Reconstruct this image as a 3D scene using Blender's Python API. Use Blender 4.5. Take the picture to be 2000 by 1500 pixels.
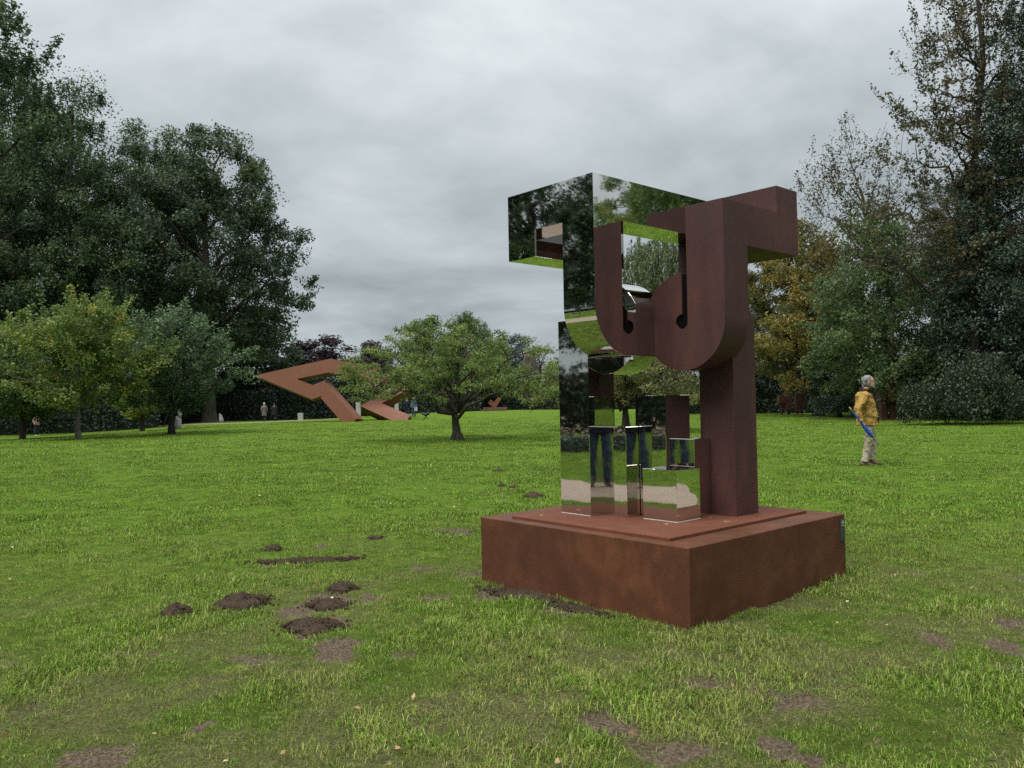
import bpy, math
import numpy as np
from mathutils import Matrix, Vector

for o in list(bpy.data.objects):
    bpy.data.objects.remove(o, do_unlink=True)
SC = bpy.context.scene
COL = SC.collection
R = math.radians

# ------------------------------------------------------------------ camera
cam = bpy.data.cameras.new('camera')
cam.sensor_width = 36.0
cam.lens = 36.0 * 1587.56 / 2000.0
cam.clip_start = 0.02
cam.clip_end = 3000
CAM = bpy.data.objects.new('camera', cam)
COL.objects.link(CAM)
_p, _r = 0.0199, -0.0174
_F = Vector((0, math.cos(_p), math.sin(_p)))
_U = Vector((0, -math.sin(_p), math.cos(_p)))
_X = Vector((1, 0, 0))
_R3 = _X * math.cos(_r) + _U * math.sin(_r)
_U3 = -_X * math.sin(_r) + _U * math.cos(_r)
_m = Matrix((_R3, _U3, -_F)).transposed().to_4x4()
_m.translation = Vector((0, 0, 1.417))
CAM.matrix_world = _m
SC.camera = CAM

# ------------------------------------------------------------------ world (overcast)
SUN_EL, SUN_AZ = 58.0, -130.0          # sun azimuth measured clockwise from the view direction (+y)
W = bpy.data.worlds.new('World')
SC.world = W
W.use_nodes = True
nt = W.node_tree
nt.nodes.clear()


def N(nt, t, **kw):
    n = nt.nodes.new(t)
    for k, v in kw.items():
        setattr(n, k, v)
    return n


def mathn(nt, op, a, b=None, c=None, clamp=False):
    n = N(nt, 'ShaderNodeMath', operation=op)
    n.use_clamp = clamp
    for i, v in enumerate((a, b, c)):
        if v is None:
            continue
        if isinstance(v, (int, float)):
            n.inputs[i].default_value = v
        else:
            nt.links.new(v, n.inputs[i])
    return n.outputs[0]


def ramp(nt, fac, stops, interp='LINEAR'):
    n = N(nt, 'ShaderNodeValToRGB')
    n.color_ramp.interpolation = interp
    el = n.color_ramp.elements
    while len(el) < len(stops):
        el.new(0.5)
    for e, (p, c) in zip(el, stops):
        e.position = p
        e.color = (c[0], c[1], c[2], 1)
    nt.links.new(fac, n.inputs[0])
    return n.outputs[0]


def mixc(nt, fac, a, b, mode='MIX'):
    n = N(nt, 'ShaderNodeMix', data_type='RGBA', blend_type=mode)
    for i, v in ((0, fac), (6, a), (7, b)):
        if isinstance(v, (int, float)):
            n.inputs[i].default_value = v
        elif isinstance(v, tuple):
            n.inputs[i].default_value = (v[0], v[1], v[2], 1)
        else:
            nt.links.new(v, n.inputs[i])
    return n.outputs[2]


def noise(nt, vec, scale, detail=4, rough=0.55, dist=0.0):
    n = N(nt, 'ShaderNodeTexNoise')
    n.inputs['Scale'].default_value = scale
    n.inputs['Detail'].default_value = detail
    n.inputs['Roughness'].default_value = rough
    n.inputs['Distortion'].default_value = dist
    if vec is not None:
        nt.links.new(vec, n.inputs['Vector'])
    return n.outputs['Fac']


tc = N(nt, 'ShaderNodeTexCoord')
sep = N(nt, 'ShaderNodeSeparateXYZ')
nt.links.new(tc.outputs['Generated'], sep.inputs[0])
zc = mathn(nt, 'MAXIMUM', sep.outputs[2], 0.0)
den = mathn(nt, 'ADD', zc, 0.16)
cx = mathn(nt, 'DIVIDE', sep.outputs[0], den)
cy = mathn(nt, 'DIVIDE', sep.outputs[1], den)
cb = N(nt, 'ShaderNodeCombineXYZ')
nt.links.new(cx, cb.inputs[0])
nt.links.new(cy, cb.inputs[1])
cl1 = noise(nt, cb.outputs[0], 0.75, 7, 0.55, 0.6)
cl2 = noise(nt, cb.outputs[0], 2.3, 6, 0.55, 0.4)
clsum = mathn(nt, 'ADD', mathn(nt, 'MULTIPLY', cl1, 0.72), mathn(nt, 'MULTIPLY', cl2, 0.28))
clf = mathn(nt, 'MULTIPLY_ADD', clsum, 2.15, -0.16)            # about 0.75 .. 1.25
grad = mathn(nt, 'ADD', mathn(nt, 'MULTIPLY_ADD', zc, 0.22, 0.228), mathn(nt, 'ADD', mathn(nt, 'MULTIPLY', mathn(nt, 'POWER', zc, 2.0), 0.33), mathn(nt, 'MULTIPLY', mathn(nt, 'POWER', zc, 4.0), 0.80)))   # overcast sky: darker at the horizon
lum = mathn(nt, 'MULTIPLY', grad, clf)
tint = ramp(nt, lum, [(0.12, (0.85, 0.995, 1.06)), (0.35, (0.92, 1.0, 1.035)), (0.8, (0.98, 1.0, 1.01))])
col = mixc(nt, 1.0, tint, (1, 1, 1), 'MULTIPLY')
bgc = N(nt, 'ShaderNodeBackground')
nt.links.new(col, bgc.inputs[0])
nt.links.new(lum, bgc.inputs[1])
sky = N(nt, 'ShaderNodeTexSky', sky_type='NISHITA')
sky.sun_disc = False
sky.sun_elevation = R(SUN_EL)
sky.sun_rotation = R(SUN_AZ)
bgs = N(nt, 'ShaderNodeBackground')
nt.links.new(sky.outputs[0], bgs.inputs[0])
bgs.inputs[1].default_value = 0.06
mx = N(nt, 'ShaderNodeMixShader')
mx.inputs[0].default_value = 0.95
nt.links.new(bgs.outputs[0], mx.inputs[1])
nt.links.new(bgc.outputs[0], mx.inputs[2])
wo = N(nt, 'ShaderNodeOutputWorld')
nt.links.new(mx.outputs[0], wo.inputs[0])

sl = bpy.data.lights.new('sun', 'SUN')
sl.energy = 1.5
sl.angle = R(38)
sl.color = (1.0, 0.965, 0.91)
SUN = bpy.data.objects.new('sun', sl)
COL.objects.link(SUN)
_az = R(SUN_AZ)
_d = Vector((math.sin(_az) * math.cos(R(SUN_EL)), math.cos(_az) * math.cos(R(SUN_EL)), math.sin(R(SUN_EL))))
SUN.rotation_euler = _d.to_track_quat('Z', 'Y').to_euler()
SUN.location = _d * 60

SC.view_settings.view_transform = 'Standard'
SC.view_settings.look = 'None'
SC.view_settings.gamma = 1.0
SC.view_settings.exposure = 1.02
SC.view_settings.use_curve_mapping = False
cyc = SC.cycles
cyc.max_bounces = 6
cyc.diffuse_bounces = 2
cyc.glossy_bounces = 6
cyc.transmission_bounces = 2
cyc.transparent_max_bounces = 4
cyc.caustics_reflective = False
cyc.caustics_refractive = False
cyc.use_adaptive_sampling = True
cyc.adaptive_threshold = 0.008
cyc.use_denoising = False
cyc.sample_clamp_indirect = 6

# ------------------------------------------------------------------ numeric helpers


def ss(t):
    t = np.clip(t, 0, 1)
    return t * t * (3 - 2 * t)


def hashn(ix, iy, iz, seed):
    h = (ix.astype(np.int64) * 374761393 + iy.astype(np.int64) * 668265263 + iz.astype(np.int64) * 2147483647 + seed * 1274126177) & 0xFFFFFFFF
    h = ((h ^ (h >> 13)) * 1274126177) & 0xFFFFFFFF
    h = h ^ (h >> 16)
    return (h & 0xFFFF) / 65535.0


def vnoise(x, y, z=None, seed=0):
    x = np.asarray(x, float)
    y = np.asarray(y, float)
    z = np.zeros_like(x) if z is None else np.asarray(z, float)
    xi, yi, zi = np.floor(x), np.floor(y), np.floor(z)
    u, v, w = x - xi, y - yi, z - zi
    u, v, w = u * u * (3 - 2 * u), v * v * (3 - 2 * v), w * w * (3 - 2 * w)
    r = 0
    for a in (0, 1):
        for b in (0, 1):
            for c in (0, 1):
                k = (u if a else 1 - u) * (v if b else 1 - v) * (w if c else 1 - w)
                r = r + k * hashn(xi + a, yi + b, zi + c, seed)
    return r


def fbm(x, y, z=None, seed=0, o=4):
    s, a, t = 0.0, 0.5, 0.0
    for i in range(o):
        f = 2.0 ** i
        s = s + a * vnoise(np.asarray(x) * f, np.asarray(y) * f, None if z is None else np.asarray(z) * f, seed + i * 17)
        t += a
        a *= 0.5
    return s / t


def terr(x, y):
    x = np.asarray(x, float)
    y = np.asarray(y, float)
    return (-.6 * ss((-x - 18) / 16) * ss((y - 25) / 30) + .42 * np.exp(-((x + 1) / 15) ** 2 - ((y - 80) / 20) ** 2)
            + .35 * np.exp(-((x + 27) / 7) ** 2 - ((y - 72) / 8) ** 2) - .25 * np.exp(-((x + 20) / 6) ** 2 - ((y - 76) / 9) ** 2))


def tz(x, y):
    return float(terr(x, y))


def mesh_np(name, verts, faces, smooth=False):
    """verts (n,3); faces: list of index arrays, each (m,k)"""
    me = bpy.data.meshes.new(name)
    verts = np.asarray(verts, np.float32)
    faces = [np.asarray(f, np.int32) for f in faces if len(f)]
    me.vertices.add(len(verts))
    me.vertices.foreach_set('co', verts.ravel())
    nl = sum(f.size for f in faces)
    nf = sum(len(f) for f in faces)
    me.loops.add(nl)
    me.polygons.add(nf)
    me.loops.foreach_set('vertex_index', np.concatenate([f.ravel() for f in faces]))
    tot = np.concatenate([np.full(len(f), f.shape[1], np.int32) for f in faces])
    st = np.concatenate([[0], np.cumsum(tot)[:-1]]).astype(np.int32)
    me.polygons.foreach_set('loop_start', st)
    me.polygons.foreach_set('loop_total', tot)
    me.update(calc_edges=True)
    me.validate()
    if smooth:
        me.polygons.foreach_set('use_smooth', np.ones(nf, bool))
    return me


def link(name, me, mat=None, parent=None, loc=None, rz=None):
    o = bpy.data.objects.new(name, me)
    COL.objects.link(o)
    if mat is not None and me is not None and not me.materials:
        me.materials.append(mat)
    if parent is not None:
        o.parent = parent
    if loc is not None:
        o.location = loc
    if rz is not None:
        o.rotation_euler = (0, 0, rz)
    return o


def tag(o, label, cat, group=None, kind=None):
    if label:
        o['label'] = label
    if cat:
        o['category'] = cat
    if group:
        o['group'] = group
    if kind:
        o['kind'] = kind
    return o


def empty(name, label, cat, loc=(0, 0, 0), rz=0.0, group=None):
    o = link(name, None, None, None, loc, rz)
    o.empty_display_size = 0.2
    return tag(o, label, cat, group)


class MB:
    """collects polygons of any size"""

    def __init__(s):
        s.v, s.f = [], []

    def add(s, vs, fs):
        k = len(s.v)
        s.v += [tuple(map(float, p)) for p in vs]
        s.f += [tuple(i + k for i in f) for f in fs]

    def box(s, a, b):
        x0, y0, z0 = a
        x1, y1, z1 = b
        s.add([(x0, y0, z0), (x1, y0, z0), (x1, y1, z0), (x0, y1, z0), (x0, y0, z1), (x1, y0, z1), (x1, y1, z1), (x0, y1, z1)],
              [(0, 3, 2, 1), (4, 5, 6, 7), (0, 1, 5, 4), (1, 2, 6, 5), (2, 3, 7, 6), (3, 0, 4, 7)])

    def prism(s, poly, axis, lo, hi):
        """poly of 2-D points, extruded along axis 0 (poly is y,z) or 1 (poly is x,z) or 2 (poly is x,y)"""
        n = len(poly)

        def P(p, t):
            return (t, p[0], p[1]) if axis == 0 else ((p[0], t, p[1]) if axis == 1 else (p[0], p[1], t))
        vs = [P(p, lo) for p in poly] + [P(p, hi) for p in poly]
        fs = [tuple(range(n))[::-1], tuple(range(n, 2 * n))] + [(i, (i + 1) % n, n + (i + 1) % n, n + i) for i in range(n)]
        s.add(vs, fs)

    def loft(s, rings):
        """rings: list of equally long point lists, closed with caps"""
        n = len(rings[0])
        vs = [p for r in rings for p in r]
        fs = []
        for k in range(len(rings) - 1):
            for i in range(n):
                j = (i + 1) % n
                fs.append((k * n + i, k * n + j, (k + 1) * n + j, (k + 1) * n + i))
        fs.append(tuple(range(n))[::-1])
        fs.append(tuple((len(rings) - 1) * n + i for i in range(n)))
        s.add(vs, fs)

    def tube(s, pts, radii, n=10, ref=(0, 1, 0), flat=1.0):
        pts = [np.array(p, float) for p in pts]
        rings = []
        ref = np.array(ref, float)
        for i, p in enumerate(pts):
            t = pts[min(i + 1, len(pts) - 1)] - pts[max(i - 1, 0)]
            t = t / (np.linalg.norm(t) + 1e-9)
            a = ref - t * ref.dot(t)
            if np.linalg.norm(a) < 1e-3:
                a = np.array([1.0, 0, 0]) - t * t[0]
            a /= np.linalg.norm(a)
            b = np.cross(t, a)
            r = radii[i]
            ra, rb = (r, r * flat) if not isinstance(r, tuple) else r
            rings.append([p + a * ra * math.cos(q) + b * rb * math.sin(q) for q in np.linspace(0, 2 * math.pi, n, endpoint=False)])
        s.loft(rings)

    def ball(s, c, r, n=12, m=8):
        rx, ry, rz = r if isinstance(r, tuple) else (r, r, r)
        rings = []
        for k in range(m + 1):
            a = -math.pi / 2 + math.pi * (k + 0.25) / (m + 0.5)
            rings.append([(c[0] + rx * math.cos(a) * math.cos(q), c[1] + ry * math.cos(a) * math.sin(q), c[2] + rz * math.sin(a))
                          for q in np.linspace(0, 2 * math.pi, n, endpoint=False)])
        s.loft(rings)

    def build(s, name, mat, parent=None, smooth=False, bevel=0.0, seg=1):
        me = bpy.data.meshes.new(name)
        me.from_pydata(s.v, [], s.f)
        me.update()
        import bmesh
        bm = bmesh.new()
        bm.from_mesh(me)
        bmesh.ops.recalc_face_normals(bm, faces=bm.faces)
        bm.to_mesh(me)
        bm.free()
        if smooth:
            me.polygons.foreach_set('use_smooth', [True] * len(me.polygons))
        o = link(name, me, mat, parent)
        if bevel:
            b = o.modifiers.new('bevel', 'BEVEL')
            b.width = bevel
            b.segments = seg
            b.limit_method = 'ANGLE'
            b.angle_limit = R(40)
        return o


# ------------------------------------------------------------------ materials


def new_mat(name):
    m = bpy.data.materials.new(name)
    m.use_nodes = True
    nt = m.node_tree
    b = nt.nodes['Principled BSDF']
    return m, nt, b


def plain(name, c, rough=0.7, metal=0.0, var=0.12, scale=6.0, spec=0.35):
    m, nt, b = new_mat(name)
    g = N(nt, 'ShaderNodeNewGeometry')
    f = noise(nt, g.outputs['Position'], scale, 4)
    k = [(0.25, tuple(x * (1 - var * 1.6) for x in c)), (0.75, tuple(min(1, x * (1 + var * 1.6)) for x in c))]
    nt.links.new(ramp(nt, f, k), b.inputs['Base Color'])
    b.inputs['Roughness'].default_value = rough
    b.inputs['Metallic'].default_value = metal
    b.inputs['Specular IOR Level'].default_value = spec
    return m


def bump(nt, b, h, strength, dist):
    n = N(nt, 'ShaderNodeBump')
    n.inputs['Strength'].default_value = strength
    n.inputs['Distance'].default_value = dist
    nt.links.new(h, n.inputs['Height'])
    nt.links.new(n.outputs[0], b.inputs['Normal'])


def rust_mat(name, dark, mid, light, big=1.3, spots=False, streak=True, rough=0.62, spec=0.35, grain=0.36):
    m, nt, b = new_mat(name)
    t = N(nt, 'ShaderNodeTexCoord')
    mp = N(nt, 'ShaderNodeMapping')
    mp.inputs['Scale'].default_value = (1, 1, 0.22) if streak else (1, 1, 1)
    nt.links.new(t.outputs['Object'], mp.inputs[0])
    f1 = noise(nt, t.outputs['Object'], big, 6, 0.6, 0.3)
    f2 = noise(nt, mp.outputs[0], 7.0, 5, 0.65)
    f3 = noise(nt, t.outputs['Object'], 70.0, 4, 0.7)
    f = mathn(nt, 'ADD', mathn(nt, 'MULTIPLY', f1, 0.36 + (0.36 - grain) * .4), mathn(nt, 'ADD', mathn(nt, 'MULTIPLY', f2, 0.28 + (0.36 - grain) * .6), mathn(nt, 'MULTIPLY', f3, grain)))
    c = ramp(nt, f, [(0.36, dark), (0.5, mid), (0.64, light)])
    c = mixc(nt, mathn(nt, 'MULTIPLY', mathn(nt, 'SUBTRACT', f3, 0.52, None, True), 1.3), c, tuple(x * 0.35 for x in dark))
    if spots:
        sp = noise(nt, t.outputs['Object'], 9.0, 2, 0.5)
        c = mixc(nt, ramp(nt, sp, [(0.70, (0, 0, 0)), (0.73, (0.55, 0.55, 0.55))]), c, (0.42, 0.33, 0.27))
    nt.links.new(c, b.inputs['Base Color'])
    nt.links.new(ramp(nt, f2, [(0.3, (rough - .12,) * 3), (0.7, (rough + .14,) * 3)]), b.inputs['Roughness'])
    b.inputs['Specular IOR Level'].default_value = spec
    bump(nt, b, f3, 0.4, 0.005)
    return m


RUST = rust_mat('rust_red_brown', (0.039, 0.0175, 0.0165), (0.063, 0.0245, 0.0222), (0.115, 0.041, 0.031), 1.1, grain=.2)
RUSTP = rust_mat('rust_plinth', (0.060, 0.0250, 0.0150), (0.094, 0.0370, 0.0200), (0.165, 0.062, 0.0285), 2.0, streak=False, spec=.2, grain=.34)
RUSTT = rust_mat('rust_plate', (0.095, 0.036, 0.021), (0.135, 0.052, 0.031), (0.180, 0.076, 0.048), 1.5, spots=True, streak=False, spec=.1, rough=.75)
RUSTF = rust_mat('rust_orange_brown', (0.125, 0.046, 0.026), (0.175, 0.066, 0.037), (0.22, 0.088, 0.050), 0.35)
RUSTD = rust_mat('rust_dark_small', (0.085, 0.042, 0.033), (0.13, 0.062, 0.047), (0.17, 0.08, 0.06), 1.5)


def mirror_mat():
    m, nt, b = new_mat('polished_steel')
    t = N(nt, 'ShaderNodeTexCoord')
    f = noise(nt, t.outputs['Object'], 2.1, 2, 0.4)
    f2 = noise(nt, t.outputs['Object'], 9.0, 3, 0.5)
    b.inputs['Base Color'].default_value = (0.63, 0.625, 0.605, 1)
    b.inputs['Metallic'].default_value = 1.0
    nt.links.new(ramp(nt, f2, [(0.35, (0.014,) * 3), (0.62, (0.03,) * 3), (0.8, (0.085,) * 3)]), b.inputs['Roughness'])
    bump(nt, b, f, 0.02, 0.05)
    return m


MIRROR = mirror_mat()


def leaf_mat(name, stops, trans=0.38, rough=0.5, spec=0.35):
    m, nt, b = new_mat(name)
    a = N(nt, 'ShaderNodeAttribute', attribute_name='tint')
    c = ramp(nt, a.outputs['Fac'], stops)
    nt.links.new(c, b.inputs['Base Color'])
    b.inputs['Roughness'].default_value = rough
    b.inputs['Specular IOR Level'].default_value = spec
    tr = N(nt, 'ShaderNodeBsdfTranslucent')
    nt.links.new(c, tr.inputs[0])
    mxs = N(nt, 'ShaderNodeMixShader')
    mxs.inputs[0].default_value = trans
    out = nt.nodes['Material Output']
    nt.links.new(b.outputs[0], mxs.inputs[1])
    nt.links.new(tr.outputs[0], mxs.inputs[2])
    nt.links.new(mxs.outputs[0], out.inputs[0])
    return m


LEAF = {
    'lime': leaf_mat('leaf_dark_green', [(0.0, (0.0452, 0.0775, 0.0410)), (0.6, (0.0768, 0.1288, 0.0555)), (1.0, (0.1456, 0.2109, 0.0688))]),
    'maple': leaf_mat('leaf_maple', [(0.0, (0.0430, 0.0700, 0.0405)), (0.65, (0.0745, 0.1144, 0.0566)), (1.0, (0.1561, 0.1863, 0.0753))]),
    'purple': leaf_mat('leaf_copper_beech', [(0.0, (0.028, 0.020, 0.028)), (0.7, (0.05, 0.033, 0.043)), (1.0, (0.085, 0.055, 0.055))]),
    'apple': leaf_mat('leaf_apple', [(0.0, (0.0729, 0.1222, 0.0238)), (0.55, (0.1365, 0.1966, 0.0406)), (0.9, (0.2245, 0.2923, 0.0718)), (1.0, (0.3554, 0.3987, 0.1185))]),
    'appley': leaf_mat('leaf_apple_yellow', [(0.0, (0.081, 0.106, 0.030)), (0.5, (0.144, 0.163, 0.048)), (1.0, (0.310, 0.270, 0.103))]),
    'orchard': leaf_mat('leaf_orchard', [(0.0, (0.0890, 0.1529, 0.0367)), (0.55, (0.1628, 0.2383, 0.0524)), (0.88, (0.2682, 0.3071, 0.0660)), (1.0, (0.4993, 0.3992, 0.0698))]),
    'orchardd': leaf_mat('leaf_orchard_dark', [(0.0, (0.0538, 0.1062, 0.0312)), (0.6, (0.0917, 0.1629, 0.0428)), (1.0, (0.1688, 0.2209, 0.0522))]),
    'pear': leaf_mat('leaf_pear', [(0.0, (0.0524, 0.0979, 0.0420)), (0.6, (0.0956, 0.1591, 0.0719)), (1.0, (0.1865, 0.2694, 0.1349))], 0.25, 0.5, 0.3),
    'willow': leaf_mat('leaf_willow', [(0.0, (0.083, 0.116, 0.055)), (0.6, (0.138, 0.176, 0.086)), (1.0, (0.220, 0.242, 0.121))]),
    'golden': leaf_mat('leaf_golden', [(0.0, (0.1040, 0.1158, 0.0297)), (0.4, (0.2005, 0.1856, 0.0475)), (0.75, (0.3193, 0.2450, 0.0624)), (1.0, (0.4901, 0.3193, 0.0891))]),
    'greyg': leaf_mat('leaf_grey_green', [(0.0, (0.0711, 0.1185, 0.0509)), (0.6, (0.1219, 0.1820, 0.0714)), (1.0, (0.2117, 0.2753, 0.0953))]),
    'sparse': leaf_mat('leaf_sparse_autumn', [(0.0, (0.0501, 0.0572, 0.0286)), (0.6, (0.0929, 0.0858, 0.0400)), (1.0, (0.1716, 0.1216, 0.0572))]),
    'dark': leaf_mat('leaf_evergreen', [(0.0, (0.0340, 0.0567, 0.0416)), (0.6, (0.0643, 0.0983, 0.0624)), (1.0, (0.1172, 0.1607, 0.0915))], 0.15),
    'weep': leaf_mat('leaf_weeping', [(0.0, (0.0191, 0.0338, 0.0167)), (0.6, (0.0358, 0.0577, 0.0251)), (0.93, (0.0716, 0.0940, 0.0406)), (1.0, (0.1552, 0.1503, 0.0955))], 0.2),
    'hedge': leaf_mat('leaf_hedge', [(0.0, (0.0252, 0.0396, 0.0297)), (0.7, (0.0504, 0.0720, 0.0495)), (1.0, (0.0990, 0.1296, 0.0832))], 0.1),
    'blue': leaf_mat('leaf_far_blue', [(0.0, (0.055, 0.085, 0.075)), (1.0, (0.105, 0.145, 0.12))], 0.2),
    'tan': leaf_mat('flower_heads_tan', [(0.0, (0.20, 0.15, 0.10)), (1.0, (0.46, 0.37, 0.28))], 0.2),
}


def bark_mat(name, a, b_, scale=9.0):
    m, nt, b = new_mat(name)
    t = N(nt, 'ShaderNodeTexCoord')
    mp = N(nt, 'ShaderNodeMapping')
    mp.inputs['Scale'].default_value = (1, 1, 0.25)
    nt.links.new(t.outputs['Object'], mp.inputs[0])
    f = noise(nt, mp.outputs[0], scale, 6, 0.65)
    nt.links.new(ramp(nt, f, [(0.3, a), (0.7, b_)]), b.inputs['Base Color'])
    b.inputs['Roughness'].default_value = 0.9
    b.inputs['Specular IOR Level'].default_value = 0.2
    bump(nt, b, f, 0.7, 0.05)
    return m


BARK = bark_mat('bark_dark', (0.025, 0.022, 0.019), (0.085, 0.072, 0.058))
BARKG = bark_mat('bark_grey', (0.06, 0.055, 0.045), (0.17, 0.155, 0.125))
BARKB = bark_mat('bark_black', (0.014, 0.013, 0.012), (0.042, 0.038, 0.033))

# ------------------------------------------------------------------ the lawn
# bare places in the turf: x, y, half width, half depth, strength
BARE = [(-1.32, 5.28, 0.21, 0.29, 1), (-1.05, 4.74, 0.14, 0.22, 0.9), (-1.35, 5.84, 0.16, 0.21, 1), (-1.52, 5.62, 0.14, 0.14, 0.7), (-1.06, 5.97, 0.09, 0.13, 0.7), (-0.56, 5.94, 0.1, 0.14, 0.7), (0.39, 3.47, 0.13, 0.16, 1), (0.6, 3.23, 0.15, 0.12, 0.95), (1.02, 3.29, 0.1, 0.14, 1), (1.18, 3.18, 0.09, 0.09, 0.95), (-1.7, 3.33, 0.13, 0.14, 0.95), (-1.41, 3.66, 0.07, 0.08, 0.8), (0.95, 4.07, 0.13, 0.1, 0.8), (1.32, 3.84, 0.18, 0.13, 0.55), (2.41, 4.77, 0.11, 0.2, 0.75), (2.99, 5.04, 0.09, 0.09, 0.8), (2.74, 4.59, 0.13, 0.13, 0.7), (2.51, 4.22, 0.14, 0.13, 0.75), (2.98, 6.47, 0.21, 0.13, 0.9), (3.08, 6.32, 0.13, 0.11, 0.9), (-0.28, 6.66, 0.23, 0.18, 0.5), (-2.2, 4.62, 0.18, 0.13, 0.45), (0.05, 3.36, 0.07, 0.07, 0.7), (-2.05, 7.32, 0.28, 0.14, 0.9), (-1.63, 7.5, 0.29, 0.12, 0.9), (-0.64, 8.81, 0.28, 0.31, 0.8), (-1.45, 8.56, 0.1, 0.16, 0.8), (-1.91, 8.04, 0.09, 0.11, 0.7), (-1.45, 4.53, 0.14, 0.09, 0.5), (-0.03, 5.98, 0.3, 0.22, 1), (0.32, 5.52, 0.21, 0.16, 0.9), (1.26, 5.14, 0.09, 0.07, 0.9), (1.66, 5.49, 0.13, 0.07, 0.6), (3.81, 6.19, 0.11, 0.14, 0.4), (-2.3, 3.86, 0.11, 0.06, 0.5), (-2.85, 4.61, 0.09, 0.07, 0.5), (-1.5, 4.21, 0.11, 0.06, 0.45), (1.46, 3.44, 0.13, 0.06, 0.35), (-0.61, 4.67, 0.15, 0.1, 0.4), (-0.65, 4.17, 0.16, 0.06, 0.3), (-0.77, 6.95, 0.11, 0.11, 0.5), (2.11, 4.03, 0.12, 0.07, 0.35), (0.65, 4.34, 0.13, 0.07, 0.3)]

PATH = np.array([(-27, 10.5), (-18, 10.0), (-11.5, 9.0), (-7.6, 7.9), (-5.55, 6.1), (-4.35, 3.4), (-2.4, .8), (0.0, -.25), (2.3, .4), (3.9, 2.3), (4.9, 4.3), (6.1, 5.35), (8.0, 5.55), (10.5, 5.5), (18, 5.0), (27, 3.0)], float)


def dense(P, k=14):
    out = []
    n = len(P)
    for i in range(n - 1):
        p0, p1, p2, p3 = P[max(i - 1, 0)], P[i], P[i + 1], P[min(i + 2, n - 1)]
        for t in np.linspace(0, 1, k, endpoint=False):
            out.append(0.5 * ((2 * p1) + (-p0 + p2) * t + (2 * p0 - 5 * p1 + 4 * p2 - p3) * t * t + (-p0 + 3 * p1 - 3 * p2 + p3) * t ** 3))
    out.append(P[-1])
    return np.array(out)


PATHD = dense(PATH)
PW = 1.15


def path_dist(x, y):
    x = np.asarray(x, float)
    y = np.asarray(y, float)
    d = np.full(x.shape, 1e9)
    for p in PATHD:
        d = np.minimum(d, (x - p[0]) ** 2 + (y - p[1]) ** 2)
    return np.sqrt(d)


def bare(x, y):
    x = np.asarray(x, float)
    y = np.asarray(y, float)
    w = (fbm(x * 5.5, y * 5.5, seed=5, o=3) - .5)
    w2 = (fbm(x * 5.5 + 31, y * 5.5, seed=9, o=3) - .5)
    b = np.zeros_like(x)
    for cx_, cy_, a, d, s in BARE:
        q = ((x - cx_ + w * .22) / (a * 1.0)) ** 2 + ((y - cy_ + w2 * .3) / (d * 1.0)) ** 2
        b = np.maximum(b, s * ss((1.35 - q) / 0.9))
    return b


def wear(x, y):
    d = np.hypot(np.asarray(x) - .8, np.asarray(y) - 2.6)
    return (1 - ss((d - 1.0) / 8.0)) * ss((fbm(np.asarray(x) * 1.6, np.asarray(y) * 1.6, seed=61, o=4) - .36) / .26)


def axis_steps(fine0, fine1, step, lo, hi, grow=1.13):
    c = list(np.arange(fine0, fine1 + 1e-6, step))
    s, p = step, c[-1]
    while p < hi:
        s *= grow
        p += s
        c.append(p)
    s, p, pre = step, c[0], []
    while p > lo:
        s *= grow
        p -= s
        pre.append(p)
    return np.array(pre[::-1] + c)


def grid_mesh(name, xs, ys, z):
    nx, ny = len(xs), len(ys)
    X, Y = np.meshgrid(xs, ys)
    V = np.stack([X.ravel(), Y.ravel(), z(X, Y).ravel()], 1)
    i = np.arange(nx * ny).reshape(ny, nx)
    f = np.stack([i[:-1, :-1].ravel(), i[:-1, 1:].ravel(), i[1:, 1:].ravel(), i[1:, :-1].ravel()], 1)
    return mesh_np(name, V, [f], True), V


def lawn_z(X, Y):
    near = np.exp(-(np.maximum(0, np.hypot(X, Y - 5) - 10) / 8) ** 2)
    b = bare(X, Y)
    bumps = (fbm(X * 1.3, Y * 1.3, seed=3, o=3) - .5) * .05 + (fbm(X * 7, Y * 7, seed=4, o=2) - .5) * .022
    d = np.clip(path_dist(X, Y), 0, 4)
    return terr(X, Y) + near * (bumps * ss((d - .9) / .8) - .012 * b) - .03 * ss((PW + .1 - d) / .25)


xs = axis_steps(-5.6, 5.6, 0.075, -700, 700)
ys = axis_steps(2.6, 11.5, 0.075, -700, 900, 1.10)
lawn_me, LV = grid_mesh('lawn', xs, ys, lawn_z)
at = lawn_me.attributes.new('bare', 'FLOAT', 'POINT')
at.data.foreach_set('value', bare(LV[:, 0], LV[:, 1]).astype(np.float32))

at = lawn_me.attributes.new('wear', 'FLOAT', 'POINT')
at.data.foreach_set('value', wear(LV[:, 0], LV[:, 1]).astype(np.float32))


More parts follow.
